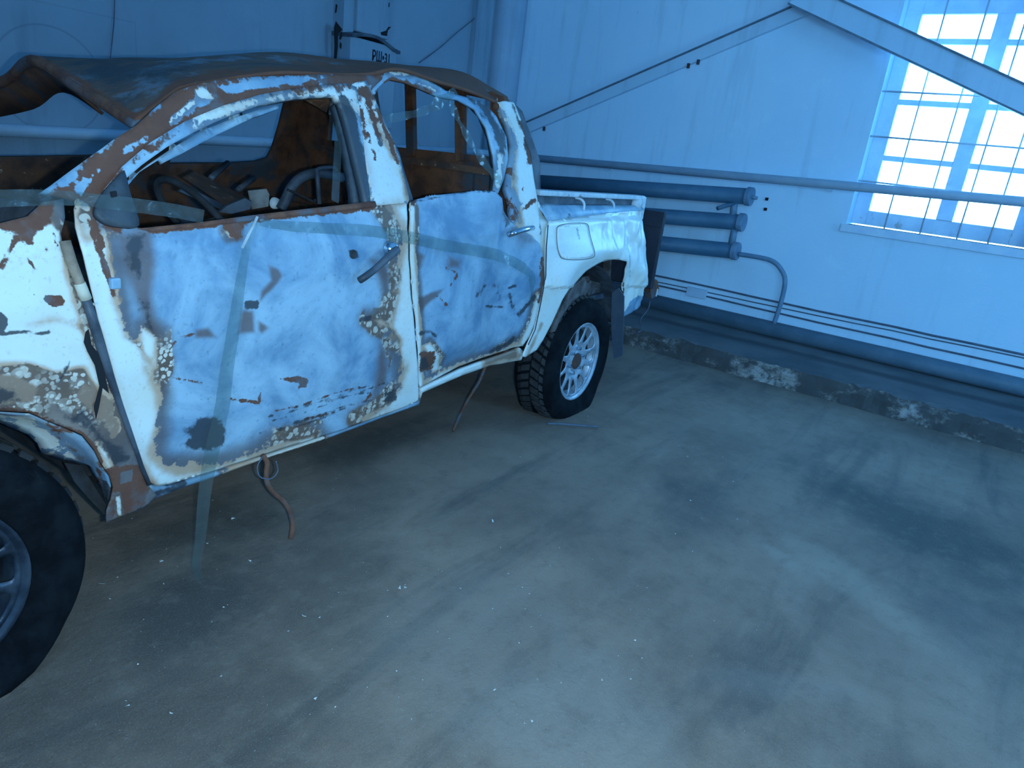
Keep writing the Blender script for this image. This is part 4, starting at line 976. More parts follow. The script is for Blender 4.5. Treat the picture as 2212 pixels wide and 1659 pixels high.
panel('front_fender', FE, M['fender'], TR, off=-0.01, res=0.010, spec=fe_spec, amp=0.006, seed=9.0, thick=0.006)
# split in the wing beside the door
extrude_poly('torn_split', [side(a, b, prof, -0.0175) for a, b in ((186, 718), (192, 712), (198, 745), (212, 762), (222, 790), (236, 850), (222, 838), (214, 880), (208, 905), (204, 880), (216, 835), (206, 790), (190, 760), (182, 740))], 0.003, (0, 1, 0), M['soot'], TR)
# the dark lip between wing and door, with its cream sleeve
lp = [(140, 520), (152, 560), (170, 606), (184, 640), (200, 690), (218, 752), (236, 808), (258, 872), (284, 945), (306, 1008), (322, 1046)]
pts = [side(a, b, prof, -0.012) for a, b in lp]
MB().tube(pts[:4], [0.012, 0.012, 0.011, 0.010], 10).build('fender_edge', M['tan'], TR, True)
MB().tube(pts[3:], [0.0105, 0.011, 0.011, 0.010, 0.008, 0.007, 0.006, 0.006], 10).build('fender_seal', M['gunmetal'], TR, True)
MB().tube([side(172, 612, prof, -0.014), side(186, 646, prof, -0.014)], 0.0125, 12).build('seal_sleeve', M['cream'], TR, True)
# wheel arch lip turned inwards
ao = [(-60, 896), (0, 889), (64, 893), (100, 909), (143, 926), (177, 941), (203, 973), (216, 1000), (236, 1029), (241, 1052), (236, 1080)]
ai = [(-60, 905), (0, 909), (25, 921), (60, 935), (82, 955), (90, 976), (135, 992), (165, 998), (191, 1003), (212, 1035), (228, 1078)]
V = []
for (a, b), (c_, d_) in zip(ao, ai):
    A_ = side(a, b, prof, -0.006); B_ = trk(c_, d_, 0.10)
    for t in np.linspace(0, 1, 5): V.append(A_ * (1 - t) + B_ * t + np.array((0, 0, 0.008 * math.sin(math.pi * t))))
Fq = [(i * 5 + j, (i + 1) * 5 + j, (i + 1) * 5 + j + 1, i * 5 + j + 1) for i in range(len(ao) - 1) for j in range(4)]
V = np.array(V)
arc = [('r', 'p', [(90, 900), (143, 915), (200, 970), (243, 1050), (235, 1090), (215, 1040), (180, 1000), (140, 960), (110, 930)], None, 30), ('-r', 'l', [(150, 940), (185, 965), (205, 1010)], 7, 10), ('d', 'p', [(215, 1020), (245, 1040), (240, 1090), (225, 1080)], None, 14), ('w', 'p', [(-60, 890), (60, 895), (120, 940), (180, 990), (90, 975), (30, 915), (-60, 905)], None, 60)]
solid(mesh_obj('arch_lip', V, Fq, M['steelpatch'] if 'steelpatch' in M else M['pillar'], TR, True, layers(proj_t(V), arc)), 0.004)
# dark arch liner behind the front wheel
V = []; 
for i in range(19):
    a = math.radians(8 + 112 * i / 18)
    for y in (0.06, 0.30, 0.62): V.append((0.46 * math.cos(a) + 0.0, y, 0.34 + 0.43 * math.sin(a)))
solid(mesh_obj('arch_liner', V, [(i * 3 + j, (i + 1) * 3 + j, (i + 1) * 3 + j + 1, i * 3 + j + 1) for i in range(18) for j in range(2)], M['char'], TR, True), 0.004)
plate('liner_rib', [(140, 1000), (175, 1005), (215, 1060), (238, 1105), (225, 1112), (190, 1075), (160, 1040)], [.12, .12, .12, .10, .10, .12, .12], M['char'], TR, 0.01)

# ---- sill below the doors
RK = [(322, 1050), (360, 1052), (470, 1022), (700, 946), (905, 868), (909, 840), (1000, 797), (1064, 774), (1124, 752), (1132, 760), (1127, 778), (1060, 789), (1000, 810), (912, 848), (905, 874), (800, 912), (700, 950), (570, 992), (470, 1030), (400, 1052), (330, 1078)]
rk_spec = [('w', 'p', [(900, 830), (1000, 780), (1140, 735), (1140, 790), (1000, 820), (900, 865)], None, 16), ('w', 'l', [(480, 1022), (570, 988), (700, 946)], 5, 10), ('d', 'l', [(330, 1070), (400, 1045)], 8, 14), ('t', 'p', [(1040, 760), (1120, 740), (1130, 780), (1040, 800)], None, 20)]
panel('sill_panel', RK, M['door'], TR, off=0.018, res=0.012, spec=rk_spec, amp=0.004, thick=0.02)

# ---- load bed
BS = [(1186, 477), (1264, 466), (1330, 459), (1391, 453), (1392, 470), (1397, 497), (1402, 522), (1407, 546), (1411, 573), (1412, 600), (1409, 625), (1405, 643), (1379, 664), (1348, 687), (1347, 650), (1345, 600), (1343, 563), (1330, 560), (1318, 559), (1292, 565), (1264, 584), (1237, 612), (1214, 648), (1192, 700), (1176, 730), (1160, 756), (1136, 772), (1130, 770), (1140, 745), (1155, 712), (1168, 650), (1176, 595), (1179, 535), (1182, 495)]
bs_spec = [('w', 'p', [(1000, 300), (1600, 300), (1600, 900), (1000, 900)], None, 30), ('r', 'p', [(1394, 615), (1406, 618), (1405, 632), (1395, 628)], None, 6), ('-w', 'p', [(1348, 690), (1405, 648), (1402, 634), (1380, 640), (1362, 650)], None, 26), ('r', 'l', [(1346, 600), (1347, 660)], 1.5, 5), ('d', 'l', [(1360, 470), (1361, 610)], 1.0, 4), ('t', 'l', [(1140, 768), (1170, 700)], 5, 14)]
def bedb(P):
    q = proj_t(np.stack([P[:, 0], np.zeros(len(P)), P[:, 1]], 1))
    crease = 0.014 * np.exp(-((q[:, 0] - 1361) / 7) ** 2) * (q[:, 1] > 466)
    flare = -0.035 * np.exp(-((np.hypot((q[:, 0] - 1300) / 1.0, (q[:, 1] - 640)) - 95) / 26.0) ** 2) * (q[:, 1] < 620)
    tail = np.clip((q[:, 0] - 1380) / 30, 0, 1) ** 2 * 0.05
    crumple = np.array([0.011 * mnoise.noise(Vector((a * 9, b * 9, 5))) + 0.010 * mnoise.noise(Vector((a * 19, b * 15, 8))) for a, b in P]) * np.clip((q[:, 0] - 1260) / 60, 0, 1)
    return crease + flare + tail + crumple
bsd = panel('bed_side', BS, M['bed'], TR, pf=prof_bed, res=0.011, spec=bs_spec, amp=0.003, bulge=bedb, thick=0.008)
FL = catmull([(1212, 488), (1262, 484), (1270, 500), (1271, 540), (1262, 553), (1218, 557), (1208, 545), (1205, 505)], 4, True)
def on_bed(a, b, off):
    p = side(a, b, prof_bed, off); p[1] += float(bedb(np.array([[p[0], p[2]]]))[0]); return p
panel('fuel_flap', FL, M['bed'], bsd, pf=prof_bed, off=-0.007, bulge=bedb, res=0.012, spec=[('w', 'p', [(1100, 400), (1400, 400), (1400, 600), (1100, 600)], None, 30), ('d', 'l', [(1245, 490), (1250, 515)], 2, 14), ('d', 'l', [(1212, 490), (1240, 488)], 1, 6)], amp=0.002, thick=0.008)
gap = [on_bed(a, b, -0.003) for a, b in catmull([np.array(p) for p in [(1211, 486), (1263, 482), (1272, 498), (1273, 541), (1264, 555), (1217, 559), (1206, 547), (1203, 503)]], 4, True)]
MB().tube(gap + [gap[0]], 0.0016, 5, False).build('flap_gap', M['gunmetal'], bsd)
# front edge groove of the bed side
MB().tube([on_bed(a, b, -0.002) for a, b in ((1184, 486), (1180, 535), (1177, 595), (1169, 650), (1156, 712), (1141, 745))], 0.003, 5).build('edge_groove', M['gunmetal'], bsd)
panel('bed_front_edge', [(1164, 436), (1170, 452), (1186, 474), (1184, 495), (1180, 540), (1177, 600), (1170, 650), (1164, 640), (1168, 560), (1166, 500)], M['bed'], bsd, pf=prof_bed, off=0.022, res=0.014, spec=[('w', 'p', [(1000, 300), (1600, 300), (1600, 900), (1000, 900)], None, 30)], amp=0.002, thick=0.02)
# shoulder, inner wall and rail above it
sh_lo = [side(a, b, prof_bed, 0.0) for a, b in ((1184, 477), (1264, 466), (1330, 459), (1392, 453))]
zr = 1.235
xa0, xb0 = sh_lo[0][0] - 0.03, sh_lo[-1][0]
zl = np.mean([p[2] for p in sh_lo])
sh_hi = [np.array((xa0 + (xb0 - xa0) * t, 0.10, zl + 0.045)) for t in (0, .35, .7, 1)]
V = []
for a, b in zip(sh_lo, sh_hi):
    for t in np.linspace(0, 1, 4): V.append(a * (1 - t) + b * t + np.array((0, 0.0, 0.012 * math.sin(math.pi * t))))
solid(mesh_obj('bed_shoulder', V, [(i * 4 + j, (i + 1) * 4 + j, (i + 1) * 4 + j + 1, i * 4 + j + 1) for i in range(3) for j in range(3)], M['steel_blue'], bsd, True), 0.005)
MB().box(xa0, xb0, 0.10, 0.115, zl + 0.03, zr - 0.012).build('bed_inner_wall', M['gunmetal'], bsd)
bevel(MB().box(xa0 - 0.005, xb0 + 0.01, 0.062, 0.13, zr - 0.014, zr + 0.012).build('bed_rail', M['primer'], bsd), 0.006)
for (px, py) in ((1256, 430), (1321, 430)):
    p = trk(px, py, 0.085)
    MB().tube(catmull([(p[0] - 0.045, 0.11, zr - 0.02), (p[0] - 0.015, 0.085, zr - 0.022), (p[0] + 0.01, 0.07, zr - 0.045), (p[0] + 0.012, 0.07, zr - 0.085)], 4), [0.007] * 13, 8).build('cargo_hook', M['primer'], bsd, True)
p = trk(1377, 440, 0.08)
MB().lathe([(0, -0.03), (0.03, -0.026), (0.042, -0.005), (0.04, 0.02)], (p[0], 0.085, p[2]), (0, 1, 0), 16).build('rail_end_cap', M['primer'], bsd, True)
bevel(MB().box(xb0 - 0.01, xb0 + 0.035, 0.06, 0.11, 1.10, zr + 0.008).build('tailgate_latch', M['primer'], bsd), 0.01)
zf = 0.62
bed = MB(); bed.box(xa0 + 0.02, 4.0, 0.12, W_ - 0.12, zf, zf + 0.03)
bed.build('bed_floor', M['gunmetal'], TR)
MB().box(xa0 + 0.02, xa0 + 0.05, 0.12, W_ - 0.12, zf, zr - 0.03).build('bed_front_wall', M['gunmetal'], TR)
MB().box(xa0 + 0.02, xb0 + 0.05, W_ - 0.14, W_ - 0.10, zf, zr - 0.01).build('far_bed_wall', M['primer'], TR)
bevel(MB().box(xa0 + 0.02, xb0 + 0.02, W_ - 0.15, W_ - 0.06, zr - 0.012, zr + 0.012).build('far_bed_rail', M['primer'], TR), 0.006)
tgp = [trx(1437, 459, 4.25), trx(1410, 642, 4.25)]
ty_, tz1, tz0 = float(tgp[0][1]), float(tgp[0][2]), float(tgp[1][2]) + 0.05
bevel(MB().box(4.25, 4.29, ty_, W_ - 0.15, tz0, tz1).build('tailgate', M['board'], TR), 0.01)
MB().box(4.235, 4.25, ty_, W_ - 0.15, tz1 - 0.10, tz1).build('tailgate_lip', M['board'], TR)
# rear lamp stub and bumper end below the tail
plate('lamp_bracket', [(1408, 600), (1420, 605), (1424, 625), (1418, 640), (1408, 645), (1404, 625)], 0.16, M['rust'], TR, 0.05)
MB().tube([trk(1417, 640, 0.1), trk(1421, 624, 0.1)], 0.006, 8).build('lamp_bolt', M['primer'], TR)
bevel(MB().box(3.86, 3.96, 0.12, W_ - 0.12, 0.50, 0.60).build('rear_bumper_bar', M['rust_dark'], TR), 0.01)

# ---- rear wheel arch inside: liner, torn mud plates, shock absorber, spring hanger
V = []
for i in range(17):
    a = math.radians(8 + 165 * i / 16)
    for y in (0.05, 0.30, 0.52): V.append((3.07 + 0.50 * math.cos(a), y, 0.40 + 0.46 * math.sin(a)))
solid(mesh_obj('rear_arch_liner', V, [(i * 3 + j, (i + 1) * 3 + j, (i + 1) * 3 + j + 1, i * 3 + j + 1) for i in range(16) for j in range(2)], M['char'], TR, True), 0.004)
MB().box(2.50, 3.62, 0.50, 0.52, 0.30, 0.86).build('arch_inner_wall', M['char'], TR)
plate('mud_plate', [(1190, 718), (1214, 662), (1238, 618), (1262, 598), (1272, 618), (1262, 650), (1250, 692), (1236, 704), (1214, 708), (1200, 716)], [.05, .05, .06, .07, .09, .09, .08, .07, .06, .05], M['mud'], TR, 0.012)
plate('mud_plate', [(1262, 618), (1276, 606), (1300, 612), (1318, 622), (1330, 636), (1310, 640), (1290, 632), (1272, 640)], [.12, .12, .14, .15, .15, .16, .16, .14], M['mud'], TR, 0.012)
plate('mud_plate', [(1235, 625), (1262, 598), (1292, 590), (1300, 612), (1270, 630), (1245, 650)], .20, M['mud'], TR, 0.012)
s0, s1 = trk(1312, 560, 0.30), trk(1308, 632, 0.30)
MB().tube([s0, s1], 0.028, 14).build('shock_absorber', M['mud'], TR, True)
MB().lathe([(0.034, -0.03), (0.036, 0), (0.034, 0.03)], (s0 + s1) / 2 + np.array((0, 0, -.04)), (0, 0, 1), 14).build('shock_collar', M['rust_pale'], TR)
for z in (0.34, 0.36, 0.38):
    MB().box(2.55, 3.62, 0.36, 0.43, z, z + 0.012).build('leaf_spring', M['rust_dark'], TR)
MB().tube([(3.085, 0.2, 0.305), (3.085, W_ - 0.2, 0.305)], 0.05, 12).build('rear_axle', M['char'], TR, True)
# mud flap behind the wheel
fpx = [(1322, 632), (1336, 622), (1348, 640), (1347, 690), (1344, 768), (1326, 776), (1322, 740), (1320, 690)]
extrude_poly('mud_flap', [trx(a, b, 3.47) for a, b in fpx], 0.008, (1, 0, 0), M['flap'], TR)

# ---- underbody
ub = MB(); ub.box(0.42, 2.48, 0.16, W_ - 0.16, 0.42, 0.47); ub.build('floor_pan', M['char'], TR)
for y in (0.42, 1.26): MB().box(0.55, 3.9, y, y + 0.08, 0.40, 0.50).build('frame_rail', M['rust_dark'], TR)
for x in (0.75, 1.6, 2.42): MB().box(x, x + 0.08, 0.42, 1.34, 0.40, 0.46).build('cross_member', M['rust_dark'], TR)
MB().box(0.6, 2.4, 0.22, 0.30, 0.41, 0.46).build('sill_box', M['rust_dark'], TR)
MB().tube(catmull([(0.7, 0.95, 0.36), (1.4, 1.0, 0.34), (2.1, 0.9, 0.35), (3.4, 0.7, 0.42)], 6), 0.03, 10).build('exhaust_pipe', M['rust_dark'], TR, True)

# ---- wheels
def wheel(x, y0, zc, sgn, rim_mat, parent, name='wheel'):
    """sgn=+1: outer face towards -y (the side we see)."""
    w = empty(name, parent=parent)
    prf = [(.226, .034), (.236, .014), (.27, .003), (.31, .0), (.34, .006), (.358, .022), (.368, .045), (.371, .09), (.371, .165), (.368, .21), (.358, .233), (.34, .249), (.31, .255), (.27, .252), (.236, .241), (.226, .221)]
    mb = MB().lathe(prf, (0, 0, 0), (0, 1, 0), 72, False)
    def place(V):
        out = []
        for v in V:
            X, Y, Z = v[0], v[1], v[2] + zc
            low = max(0.0, 0.10 - Z)
            if Z < 0.002: Z = 0.002 + 0.0
            Y = Y + (-(1 if Y < 0.128 else -1)) * low * 0.22
            out.append((x + X, y0 + sgn * Y, Z))
        return out
    mesh_obj('tyre', place(mb.V), mb.F, M['rubber'], w, True)
    # tread blocks: four rows, staggered, joined as one part
    tb = MB()
    for row, (ta, tb_) in enumerate(((.020, .066), (.073, .122), (.133, .182), (.189, .236))):
        for i in range(46):
            a0 = 2 * math.pi * (i + 0.5 * (row % 2)) / 46; da = 2 * math.pi / 46 * 0.36
            sk = 0.5 * da * (1 if row < 2 else -1)
            V = []
            for (tt, rr_) in ((ta, .366 if row in (0,) else .369), (tb_, .369 if row < 3 else .366)):
                for (da_, r2) in ((-da, 0), (da, 0), (da * .85, .010), (-da * .85, .010)):
                    r = (rr_ if not (row == 0 and tt == ta) and not (row == 3 and tt == tb_) else .344) + r2
                    a = a0 + da_ + (sk if tt == ta else -sk)
                    V.append((r * math.cos(a), tt, r * math.sin(a)))
            tb.add(V, [(0, 1, 2, 3), (7, 6, 5, 4), (0, 4, 5, 1), (1, 5, 6, 2), (2, 6, 7, 3), (3, 7, 4, 0)])
    o = mesh_obj('tread', place(tb.V), tb.F, M['tread'], w); tag(o, kind='stuff')
    # rim
    Rl = MB().lathe([(.190, .10), (.205, .045), (.214, .030), (.222, .022), (.229, .016), (.232, .022), (.226, .034), (.21, .06), (.205, .22), (.19, .22)], (0, 0, 0), (0, 1, 0), 56, True)
    pl_ = lambda V: [(x + v[0], y0 + sgn * v[1], v[2] + zc) for v in V]
    mesh_obj('rim_lip', pl_(Rl.V), Rl.F, rim_mat, w, True)
    outer = [(0.214 * math.cos(a), 0.214 * math.sin(a)) for a in np.linspace(0, 2 * math.pi, 72, endpoint=False)]
    holes = []
    for i in range(6):
        for s_ in (-1, 1):
            ac = 2 * math.pi * (i + 0.25) / 6 + s_ * 0.25
            hole = []
            for (r, da) in ((.118, -0.085), (.150, -0.165), (.184, -0.195), (.200, -0.14), (.201, 0.14), (.184, 0.195), (.150, 0.165), (.118, 0.085)):
                hole.append((r * math.cos(ac + da), r * math.sin(ac + da)))
            holes.append([tuple(h) for h in catmull(hole, 3, True)])
    P, T = tri2d(outer, 0.012, holes)
    rr_ = np.hypot(P[:, 0], P[:, 1])
    ydisc = np.interp(rr_, [0, .05, .058, .095, .11, .15, .20, .214], [.045, .045, .058, .060, .046, .040, .036, .030])
    V = [(x + p[0], y0 + sgn * yy, p[1] + zc) for p, yy in zip(P, ydisc)]
    if sgn > 0: T = T[:, ::-1]
    q0, q1, q2 = (np.array(V[i]) for i in T[0])
    if np.cross(q1 - q0, q2 - q0)[1] * sgn > 0: T = T[:, ::-1]
    solid(mesh_obj('rim', V, T, rim_mat, w, True), 0.006)
    mesh_obj('hub_cap', *(lambda m_: (pl_(m_.V), m_.F))(MB().lathe([(0, .028), (.036, .030), (.047, .038), (.05, .06)], (0, 0, 0), (0, 1, 0), 24)), M['rust_pale'], w, True)
    for i in range(6):
        a = 2 * math.pi * (i + .25) / 6
        mesh_obj('lug_nut', *(lambda m_: (pl_(m_.V), m_.F))(MB().lathe([(0, .034), (.008, .034), (.0105, .040), (.0105, .062)], (.074 * math.cos(a), 0, .074 * math.sin(a)), (0, 1, 0), 6)), M['chrome'], w)
    mesh_obj('brake_drum', *(lambda m_: (pl_(m_.V), m_.F))(MB().lathe([(0, .078), (.17, .078), (.184, .072), (.188, .085), (.188, .2), (0, .2)], (0, 0, 0), (0, 1, 0), 32)), M['char'], w, True)
    return w
wheel(3.085, 0.0, 0.305, 1, M['alloy'], TR)
wheel(0.0, 0.0, 0.305, 1, M['rim_dark'], TR)
wheel(3.085, W_, 0.305, -1, M['alloy'], TR)
wheel(0.0, W_, 0.305, -1, M['gunmetal'], TR)

# ---- far side of the cab, rear wall, and what is left inside
def far_panel(name, outline, mat, holes=(), off=0.0, res=0.03, thick=0.03, px=True):
    cv = (lambda a: (lambda p: (p[0], p[2]))(side(a[0], a[1], far, -off))) if px else (lambda a: a)
    P, T = tri2d([cv(a) for a in outline], res, [[cv(a) for a in h] for h in holes])
    V = np.stack([P[:, 0], far(P[:, 1]) - off, P[:, 1]], 1)
    return solid(mesh_obj(name, V, T, mat, TR, True), thick, 0.0)
fw = [side(a, b, far) for a, b in ((362, 354), (490, 353), (552, 349), (578, 341), (588, 322), (604, 270), (620, 205))]
fwo = [(p[0], p[2]) for p in fw] + [(fw[-1][0] - 0.05, 1.515), (fw[0][0] + 0.02, 1.50)]
bpx0 = fw[0][0]
far_panel('far_rear_door', [(bpx0 - 0.19, 0.45), (2.46, 0.45), (2.46, 1.30), (2.40, 1.56), (bpx0 - 0.19, 1.545)], M['rust_dark'], [fwo], px=False)
far_panel('far_front_door', [(0.50, 0.45), (bpx0 - 0.2, 0.45), (bpx0 - 0.2, 1.17), (0.62, 1.10), (0.45, 1.09)], M['rust_pale'], px=False)
MB().tube([(0.42, far(1.1), 1.10), (0.62, far(1.3), 1.30), (0.74, 1.55, 1.40)], 0.035, 8).build('far_front_pillar', M['rust_dark'], TR, True)
far_panel('far_front_fender', [(-0.6, 0.75), (-0.35, 0.75), (0.0, 0.82), (0.35, 0.72), (0.42, 0.45), (0.48, 0.45), (0.45, 1.09), (-0.6, 1.03)], M['rust_dark'], px=False)
yc0, yc1 = W_ - 0.10, 0.10
def rw(px, py): p = trx(px, py, 2.36); return (p[1], p[2])
wl, wr = rw(712, 300)[0], rw(1062, 335)[0]
zb = 1.355
P, T = tri2d([(0.07, 0.45), (W_ - 0.07, 0.45), (W_ - 0.07, 1.16), (W_ - 0.21, 1.655), (1.2, 1.70), (0.9, 1.70), (0.24, 1.63), (0.07, 1.16)], 0.04, [[(wr, zb + .012), (wl, zb - 0.01), (wl - 0.02, 1.655), (0.95, 1.68), (wr + 0.03, 1.62)]])
solid(mesh_obj('cab_rear_wall', np.stack([np.full(len(P), 2.36), P[:, 0], P[:, 1]], 1), T, M['rust_dark'], TR), 0.03, 0.0)
for (pa, pb) in (((889, 190), (895, 325)), ((997, 215), (1001, 335))):
    a, b = rw(*pa), rw(*pb)
    bevel(MB().bar((2.345, a[0], a[1] + 0.04), (2.345, b[0], b[1] - 0.03), 0.052, 0.03, (1, 0, 0)).build('window_bar', M['rust_dark'], TR))
for y in (0.35, 0.75, 1.15, 1.45):
    MB().box(2.325, 2.345, y, y + 0.03, 0.62, 1.28).build('wall_rib', M['rust_dark'], TR)
MB().box(2.32, 2.345, 0.2, 1.5, 1.285, 1.315).build('wall_rib', M['rust_pale'], TR)
MB().tube([trx(806, 196, 2.1), trx(822, 290, 2.2)], 0.02, 8).build('hanging_strut', M['gunmetal'], TR, True)
# cowl, dash and bulkhead
MB().box(-0.75, 0.35, 0.16, W_ - 0.16, 0.98, 1.02).build('hood_remnant', M['char'], TR)
MB().tube([(0.36, 0.12, 1.10), (0.30, 0.5, 1.09), (0.28, 0.88, 1.085), (0.30, 1.26, 1.08), (0.36, 1.62, 1.08)], 0.05, 10).build('cowl', M['char'], TR, True)
MB().box(0.42, 0.46, 0.3, W_ - 0.1, 0.62, 1.02).build('bulkhead', M['rust_dark'], TR)
MB().tube([(0.72, 0.1, 0.98), (0.72, W_ - 0.12, 0.98)], 0.035, 10).build('dash_beam', M['rust_dark'], TR, True)
MB().box(0.50, 0.85, 0.12, W_ - 0.12, 0.80, 0.93).build('dashboard_remnant', M['rust_pale'], TR)
# steering wheel
sw = empty('steering_wheel', parent=TR)
cen = Vector(trk(424, 474, 0.42)); ax = Vector((0.80, 0.0, 0.60)).normalized(); u = Vector((0, 1, 0)); v = ax.cross(u)
ring = [cen + (u * math.cos(a) + v * math.sin(a)) * 0.15 for a in np.linspace(0, 2 * math.pi, 41)]
MB().tube(ring, 0.011, 8, False).build('wheel_rim', M['char'], sw, True)
for a in (0.2, math.pi - 0.2, 1.5 * math.pi):
    MB().tube([cen - ax * 0.03, cen + (u * math.cos(a) + v * math.sin(a)) * 0.145], 0.007, 6).build('spoke', M['char'], sw, True)
MB().tube([cen - ax * 0.01, cen - ax * 0.35], 0.022, 8).build('column', M['rust_dark'], sw, True)
# seat frames: sloping pan with slots, side plate, bent back tube with its wires
st = empty('driver_seat_frame', parent=TR)
plate('seat_pan', [(398, 384), (424, 370), (545, 432), (536, 446), (500, 452)], [.62, .70, .62, .5, .45], M['rust_pale'], st, 0.012)
plate('seat_pan_edge', [(388, 414), (400, 402), (485, 442), (476, 452)], [.5, .52, .48, .46], M['gunmetal'], st, 0.012)
plate('seat_side', [(474, 458), (492, 444), (530, 428), (543, 436), (540, 452), (500, 462)], .42, M['gunmetal'], st, 0.012)
plate('hinge_plate', [(538, 412), (576, 408), (582, 420), (580, 446), (546, 452), (542, 432)], .60, M['seat_plate'], st, 0.008)
for (a, b) in (((492, 352), (456, 384)), ((549, 384), (514, 410))):
    MB().tube([trk(a[0], a[1], .78), trk(b[0], b[1], .66)], 0.011, 6).build('lever', M['gunmetal'], st, True)
bt = [(606, 452), (618, 430), (632, 402), (655, 382), (690, 374), (740, 384)]
MB().tube(catmull([trk(a, b, .50) for a, b in bt], 5), 0.020, 10).build('back_tube', M['gunmetal'], st, True)
MB().tube([trk(684, 364, .46), trk(690, 440, .46)], 0.009, 8).build('back_rod', M['gunmetal'], st, True)
MB().tube(catmull([trk(a, b, .46) for a, b in ((684, 372), (690, 364), (720, 362), (726, 370))], 4), 0.008, 8).build('back_hoop', M['gunmetal'], st, True)
MB().tube(catmull([trk(a, b, .46) for a, b in ((622, 410), (645, 420), (678, 436), (680, 430))], 4), 0.005, 6).build('back_wire', M['char'], st, True)
MB().lathe([(0, -.01), (.02, -.008), (.022, .004)], trk(594, 439, .52), (0, 1, 0), 14).build('pivot_cap', M['primer'], st, True)
hk = [(748, 310), (756, 302), (766, 306), (768, 318), (762, 324), (752, 322)]
MB().tube([trk(a, b, .17) for a, b in hk] + [trk(*hk[0], .17)], 0.007, 6, False).build('belt_loop', M['primer'], TR, True)
hk = [(752, 392), (766, 384), (776, 392), (778, 430), (770, 436), (754, 436)]
MB().tube([trk(a, b, .16) for a, b in hk], 0.010, 6).build('belt_reel', M['gunmetal'], TR, True)
plate('torn_headlining', [(655, 214), (690, 210), (716, 204), (712, 222), (706, 243), (690, 234)], [.36, .34, .30, .32, .36, .36], M['rust_pale'], TR, 0.006)
plate('torn_headlining', [(716, 206), (736, 206), (742, 230), (728, 246), (712, 248)], [.28, .26, .26, .28, .30], M['gunmetal'], TR, 0.006)
# second row: back panel of the rear bench
MB().box(2.22, 2.26, 0.25, 1.5, 0.5, 1.0).build('bench_back', M['rust_dark'], TR)

# ------------------------------------------------------------------ tape, straps and litter
def ribbon(name, pts, widths, label, group=None, twist=None):
    """pts in the truck's frame; the tape lies across the direction of travel, in the plane of the truck's side."""
    P = [Vector(tw(p)) for p in catmull(pts, 6)]
    n = len(P); wv = np.interp(np.linspace(0, 1, n), np.linspace(0, 1, len(widths)), widths)
    nrm = Vector((-TS, TC, 0)); V = []
    for i, p in enumerate(P):
        d = (P[min(i + 1, n - 1)] - P[max(i - 1, 0)]).normalized()
        s_ = d.cross(nrm)
        if s_.length < 1e-3: s_ = Vector((0, 0, 1))
        s_.normalize()
        tw_ = (twist or 0) * math.sin(i * 0.9) * 0.6
        s2 = (s_ * math.cos(tw_) + nrm * math.sin(tw_))
        for k_ in (-1, -0.33, 0.33, 1):
            V.append(p + s2 * wv[i] / 2 * k_ + nrm * 0.0025 * mnoise.noise(Vector((i * 0.7, k_ * 3, len(name)))))
    F_ = [(i * 4 + j, (i + 1) * 4 + j, (i + 1) * 4 + j + 1, i * 4 + j + 1) for i in range(n - 1) for j in range(3)]
    return tag(mesh_obj(name, V, F_, M['tape'], None, True), label, 'tape', group or 'clear tape strips on the truck')
sd = lambda a, b, o=-0.02: side(a, b, prof, o)
ribbon('sealing_tape', [sd(-60, 432, -.03), sd(20, 428, -.03), sd(90, 427, -.03), sd(160, 429, -.03), sd(230, 436, -.03), sd(310, 446, -.03), sd(380, 456, -.03), sd(440, 468, -.03)], [.036, .034, .03, .034, .034], 'clear tape strip across the windscreen corner and the front window sill')
ribbon('sealing_tape', [sd(556, 470), sd(545, 500), sd(528, 560), sd(515, 640), sd(503, 720), sd(490, 800), sd(480, 880), sd(464, 950), sd(452, 1005), trk(443, 1060, .03), trk(438, 1110, .02), trk(432, 1170, .02), trk(424, 1215, .03), trk(430, 1256, .05)],
       [.012, .02, .028, .036, .042, .045, .05, .052, .05, .045, .042, .036, .03, .012], 'long clear tape strip hanging down the front door to the floor')
ribbon('sealing_tape', [sd(560, 480), sd(620, 488), sd(700, 493), sd(800, 499), sd(880, 512), sd(960, 530), sd(1020, 540), sd(1080, 553), sd(1130, 578), sd(1150, 604), sd(1146, 660)], [.02, .03, .036, .04, .045, .045, .05, .045, .04, .03], 'clear tape strip running level across both doors to the rear wheel side', twist=.55)
ribbon('sealing_tape', [trk(736, 212, .22), trk(733, 260, .19), trk(730, 320, .15), trk(727, 380, .11), trk(724, 436, .08)], [.035, .034, .036, .036, .034], 'clear tape strip hanging upright in the front window before the pillar')
ribbon('sealing_tape', [trk(796, 262, .18), trk(840, 256, .2), trk(890, 247, .2), trk(925, 236, .2), trk(950, 220, .19), trk(985, 196, .18)], [.03, .032, .03, .034, .05, .03], 'crumpled clear tape strip crossing the top of the rear door window', twist=.7)
ribbon('sealing_tape', [trk(968, 206, .17), trk(984, 246, .16), trk(1008, 292, .14), trk(1036, 338, .12), trk(1064, 374, .09), trk(1084, 396, .07)], [.035, .03, .03, .034, .04, .03], 'clear tape strip slanting down the rear door window towards the rear pillar', twist=.7)
# bright upstanding tape fold on the door
tag(MB().bar(tw(sd(556, 468, -.022)), tw(sd(523, 536, -.022)), 0.006, 0.004).build('tape_fold', M['primer']), 'narrow white folded tape edge at the top of the front door', 'tape')

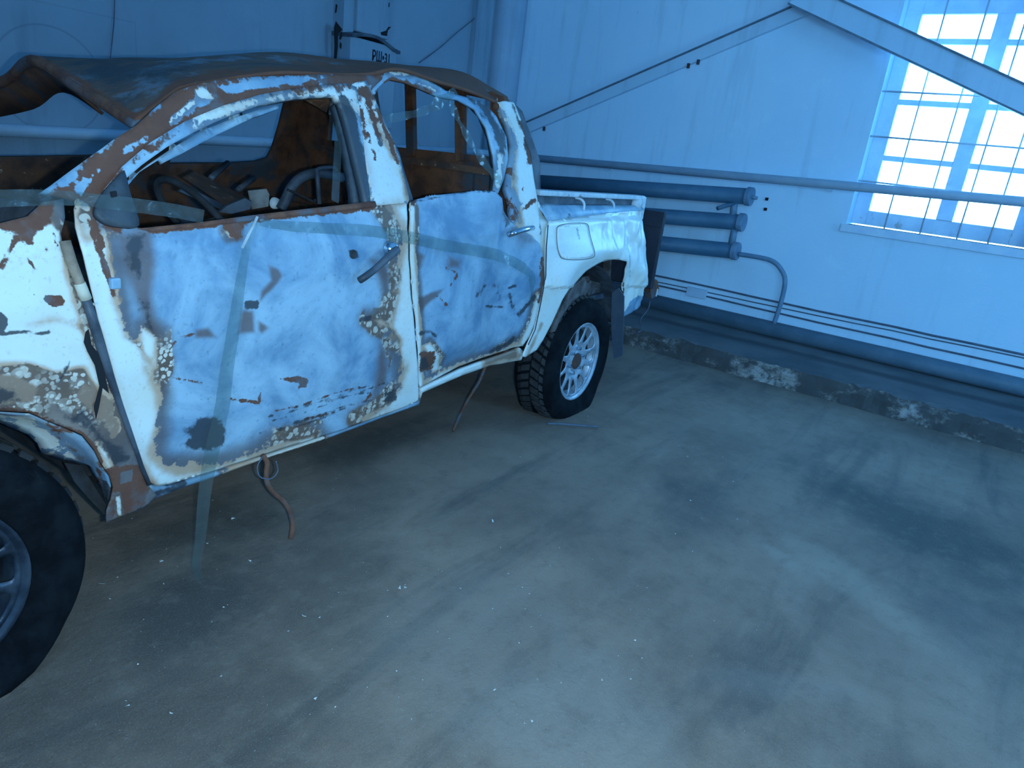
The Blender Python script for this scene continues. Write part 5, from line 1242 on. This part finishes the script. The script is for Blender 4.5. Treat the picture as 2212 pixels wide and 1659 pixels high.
def floor_t(px, py): return w2t(wallp(px, py, 2, 0.004))
f1 = floor_t(627, 1168)
def hang(name, pxs, ya, yb, r, mat, label, cat, flat=None):
    n = len(pxs); pts = [tw(trk(a, b, ya + (yb - ya) * i / (n - 1))) for i, (a, b) in enumerate(pxs)]
    pts = [np.array((p[0], p[1], max(p[2], 0.012))) for p in pts]
    return tag(MB().tube(catmull(pts, 5), r, 8).build(name, M[mat], None, True), label, cat)
hang('rusty_strap', [(568, 984), (577, 1000), (575, 1025), (578, 1045), (592, 1065), (612, 1082), (626, 1105), (632, 1135), (628, 1166)], .05, float(f1[1]), .009, 'rust', 'bent rusty strap hanging from the sill below the front door to the floor', 'strap')
f2 = floor_t(978, 934)
hang('rusty_wire', [(1048, 792), (1036, 822), (1022, 845), (1008, 868), (992, 900), (978, 934)], .10, float(f2[1]), .007, 'rust', 'rusty wire hanging under the rear door to the floor', 'wire')
hang('thin_wire', [(568, 986), (556, 1008), (562, 1030), (585, 1034), (600, 1018), (596, 996)], .04, .02, .0022, 'cable', 'thin wire loop around the rusty strap under the front door', 'wire')
tag(MB().tube(catmull([wallp(a, b, 2, .012) for a, b in ((1183, 915), (1215, 916), (1250, 919), (1292, 922))], 3), 0.006, 6).build('thin_stick', M['cable']), 'thin dark stick lying on the floor in front of the rear wheel', 'stick')
pts = [tw(trk(a, b, .12)) for a, b in ((1404, 650), (1400, 668), (1384, 690), (1387, 710), (1378, 718))]
tag(MB().tube(catmull(pts, 4), 0.0035, 6).build('trailing_wire', M['cable']), 'thin wire dangling below the tail corner of the truck bed', 'wire')

# pale crumbs and grit on the floor
cr = MB()
spots = [(656, 1331), (863, 1271), (880, 1270), (1065, 1127), (540, 1212), (505, 1122), (350, 1211), (222, 1263), (985, 918), (1250, 890), (1270, 900), (1200, 905)]
for i in range(260):
    if i < len(spots): px, py = spots[i]; s_ = 0.006
    else:
        px = 150 + 1500 * rng.random(); py = 880 + 700 * rng.random(); s_ = 0.0008 + 0.0022 * rng.random() ** 2
    p = wallp(px, py, 2, 0.0)
    q = w2t(p)
    if p[0] > 5.0 or p[1] > 4.2: continue
    V = [p + np.array((rng.normal() * s_, rng.normal() * s_, abs(rng.normal()) * s_ * .8 + 0.0003)) for _ in range(6)]
    cr.add(V, [(0, 1, 2), (0, 2, 3), (1, 4, 2), (2, 4, 3), (3, 4, 5), (0, 3, 5), (0, 5, 1), (1, 5, 4)])
tag(cr.build('floor_grit', M['chip']), 'pale crumbs and grit scattered over the concrete floor', 'debris', kind='stuff')
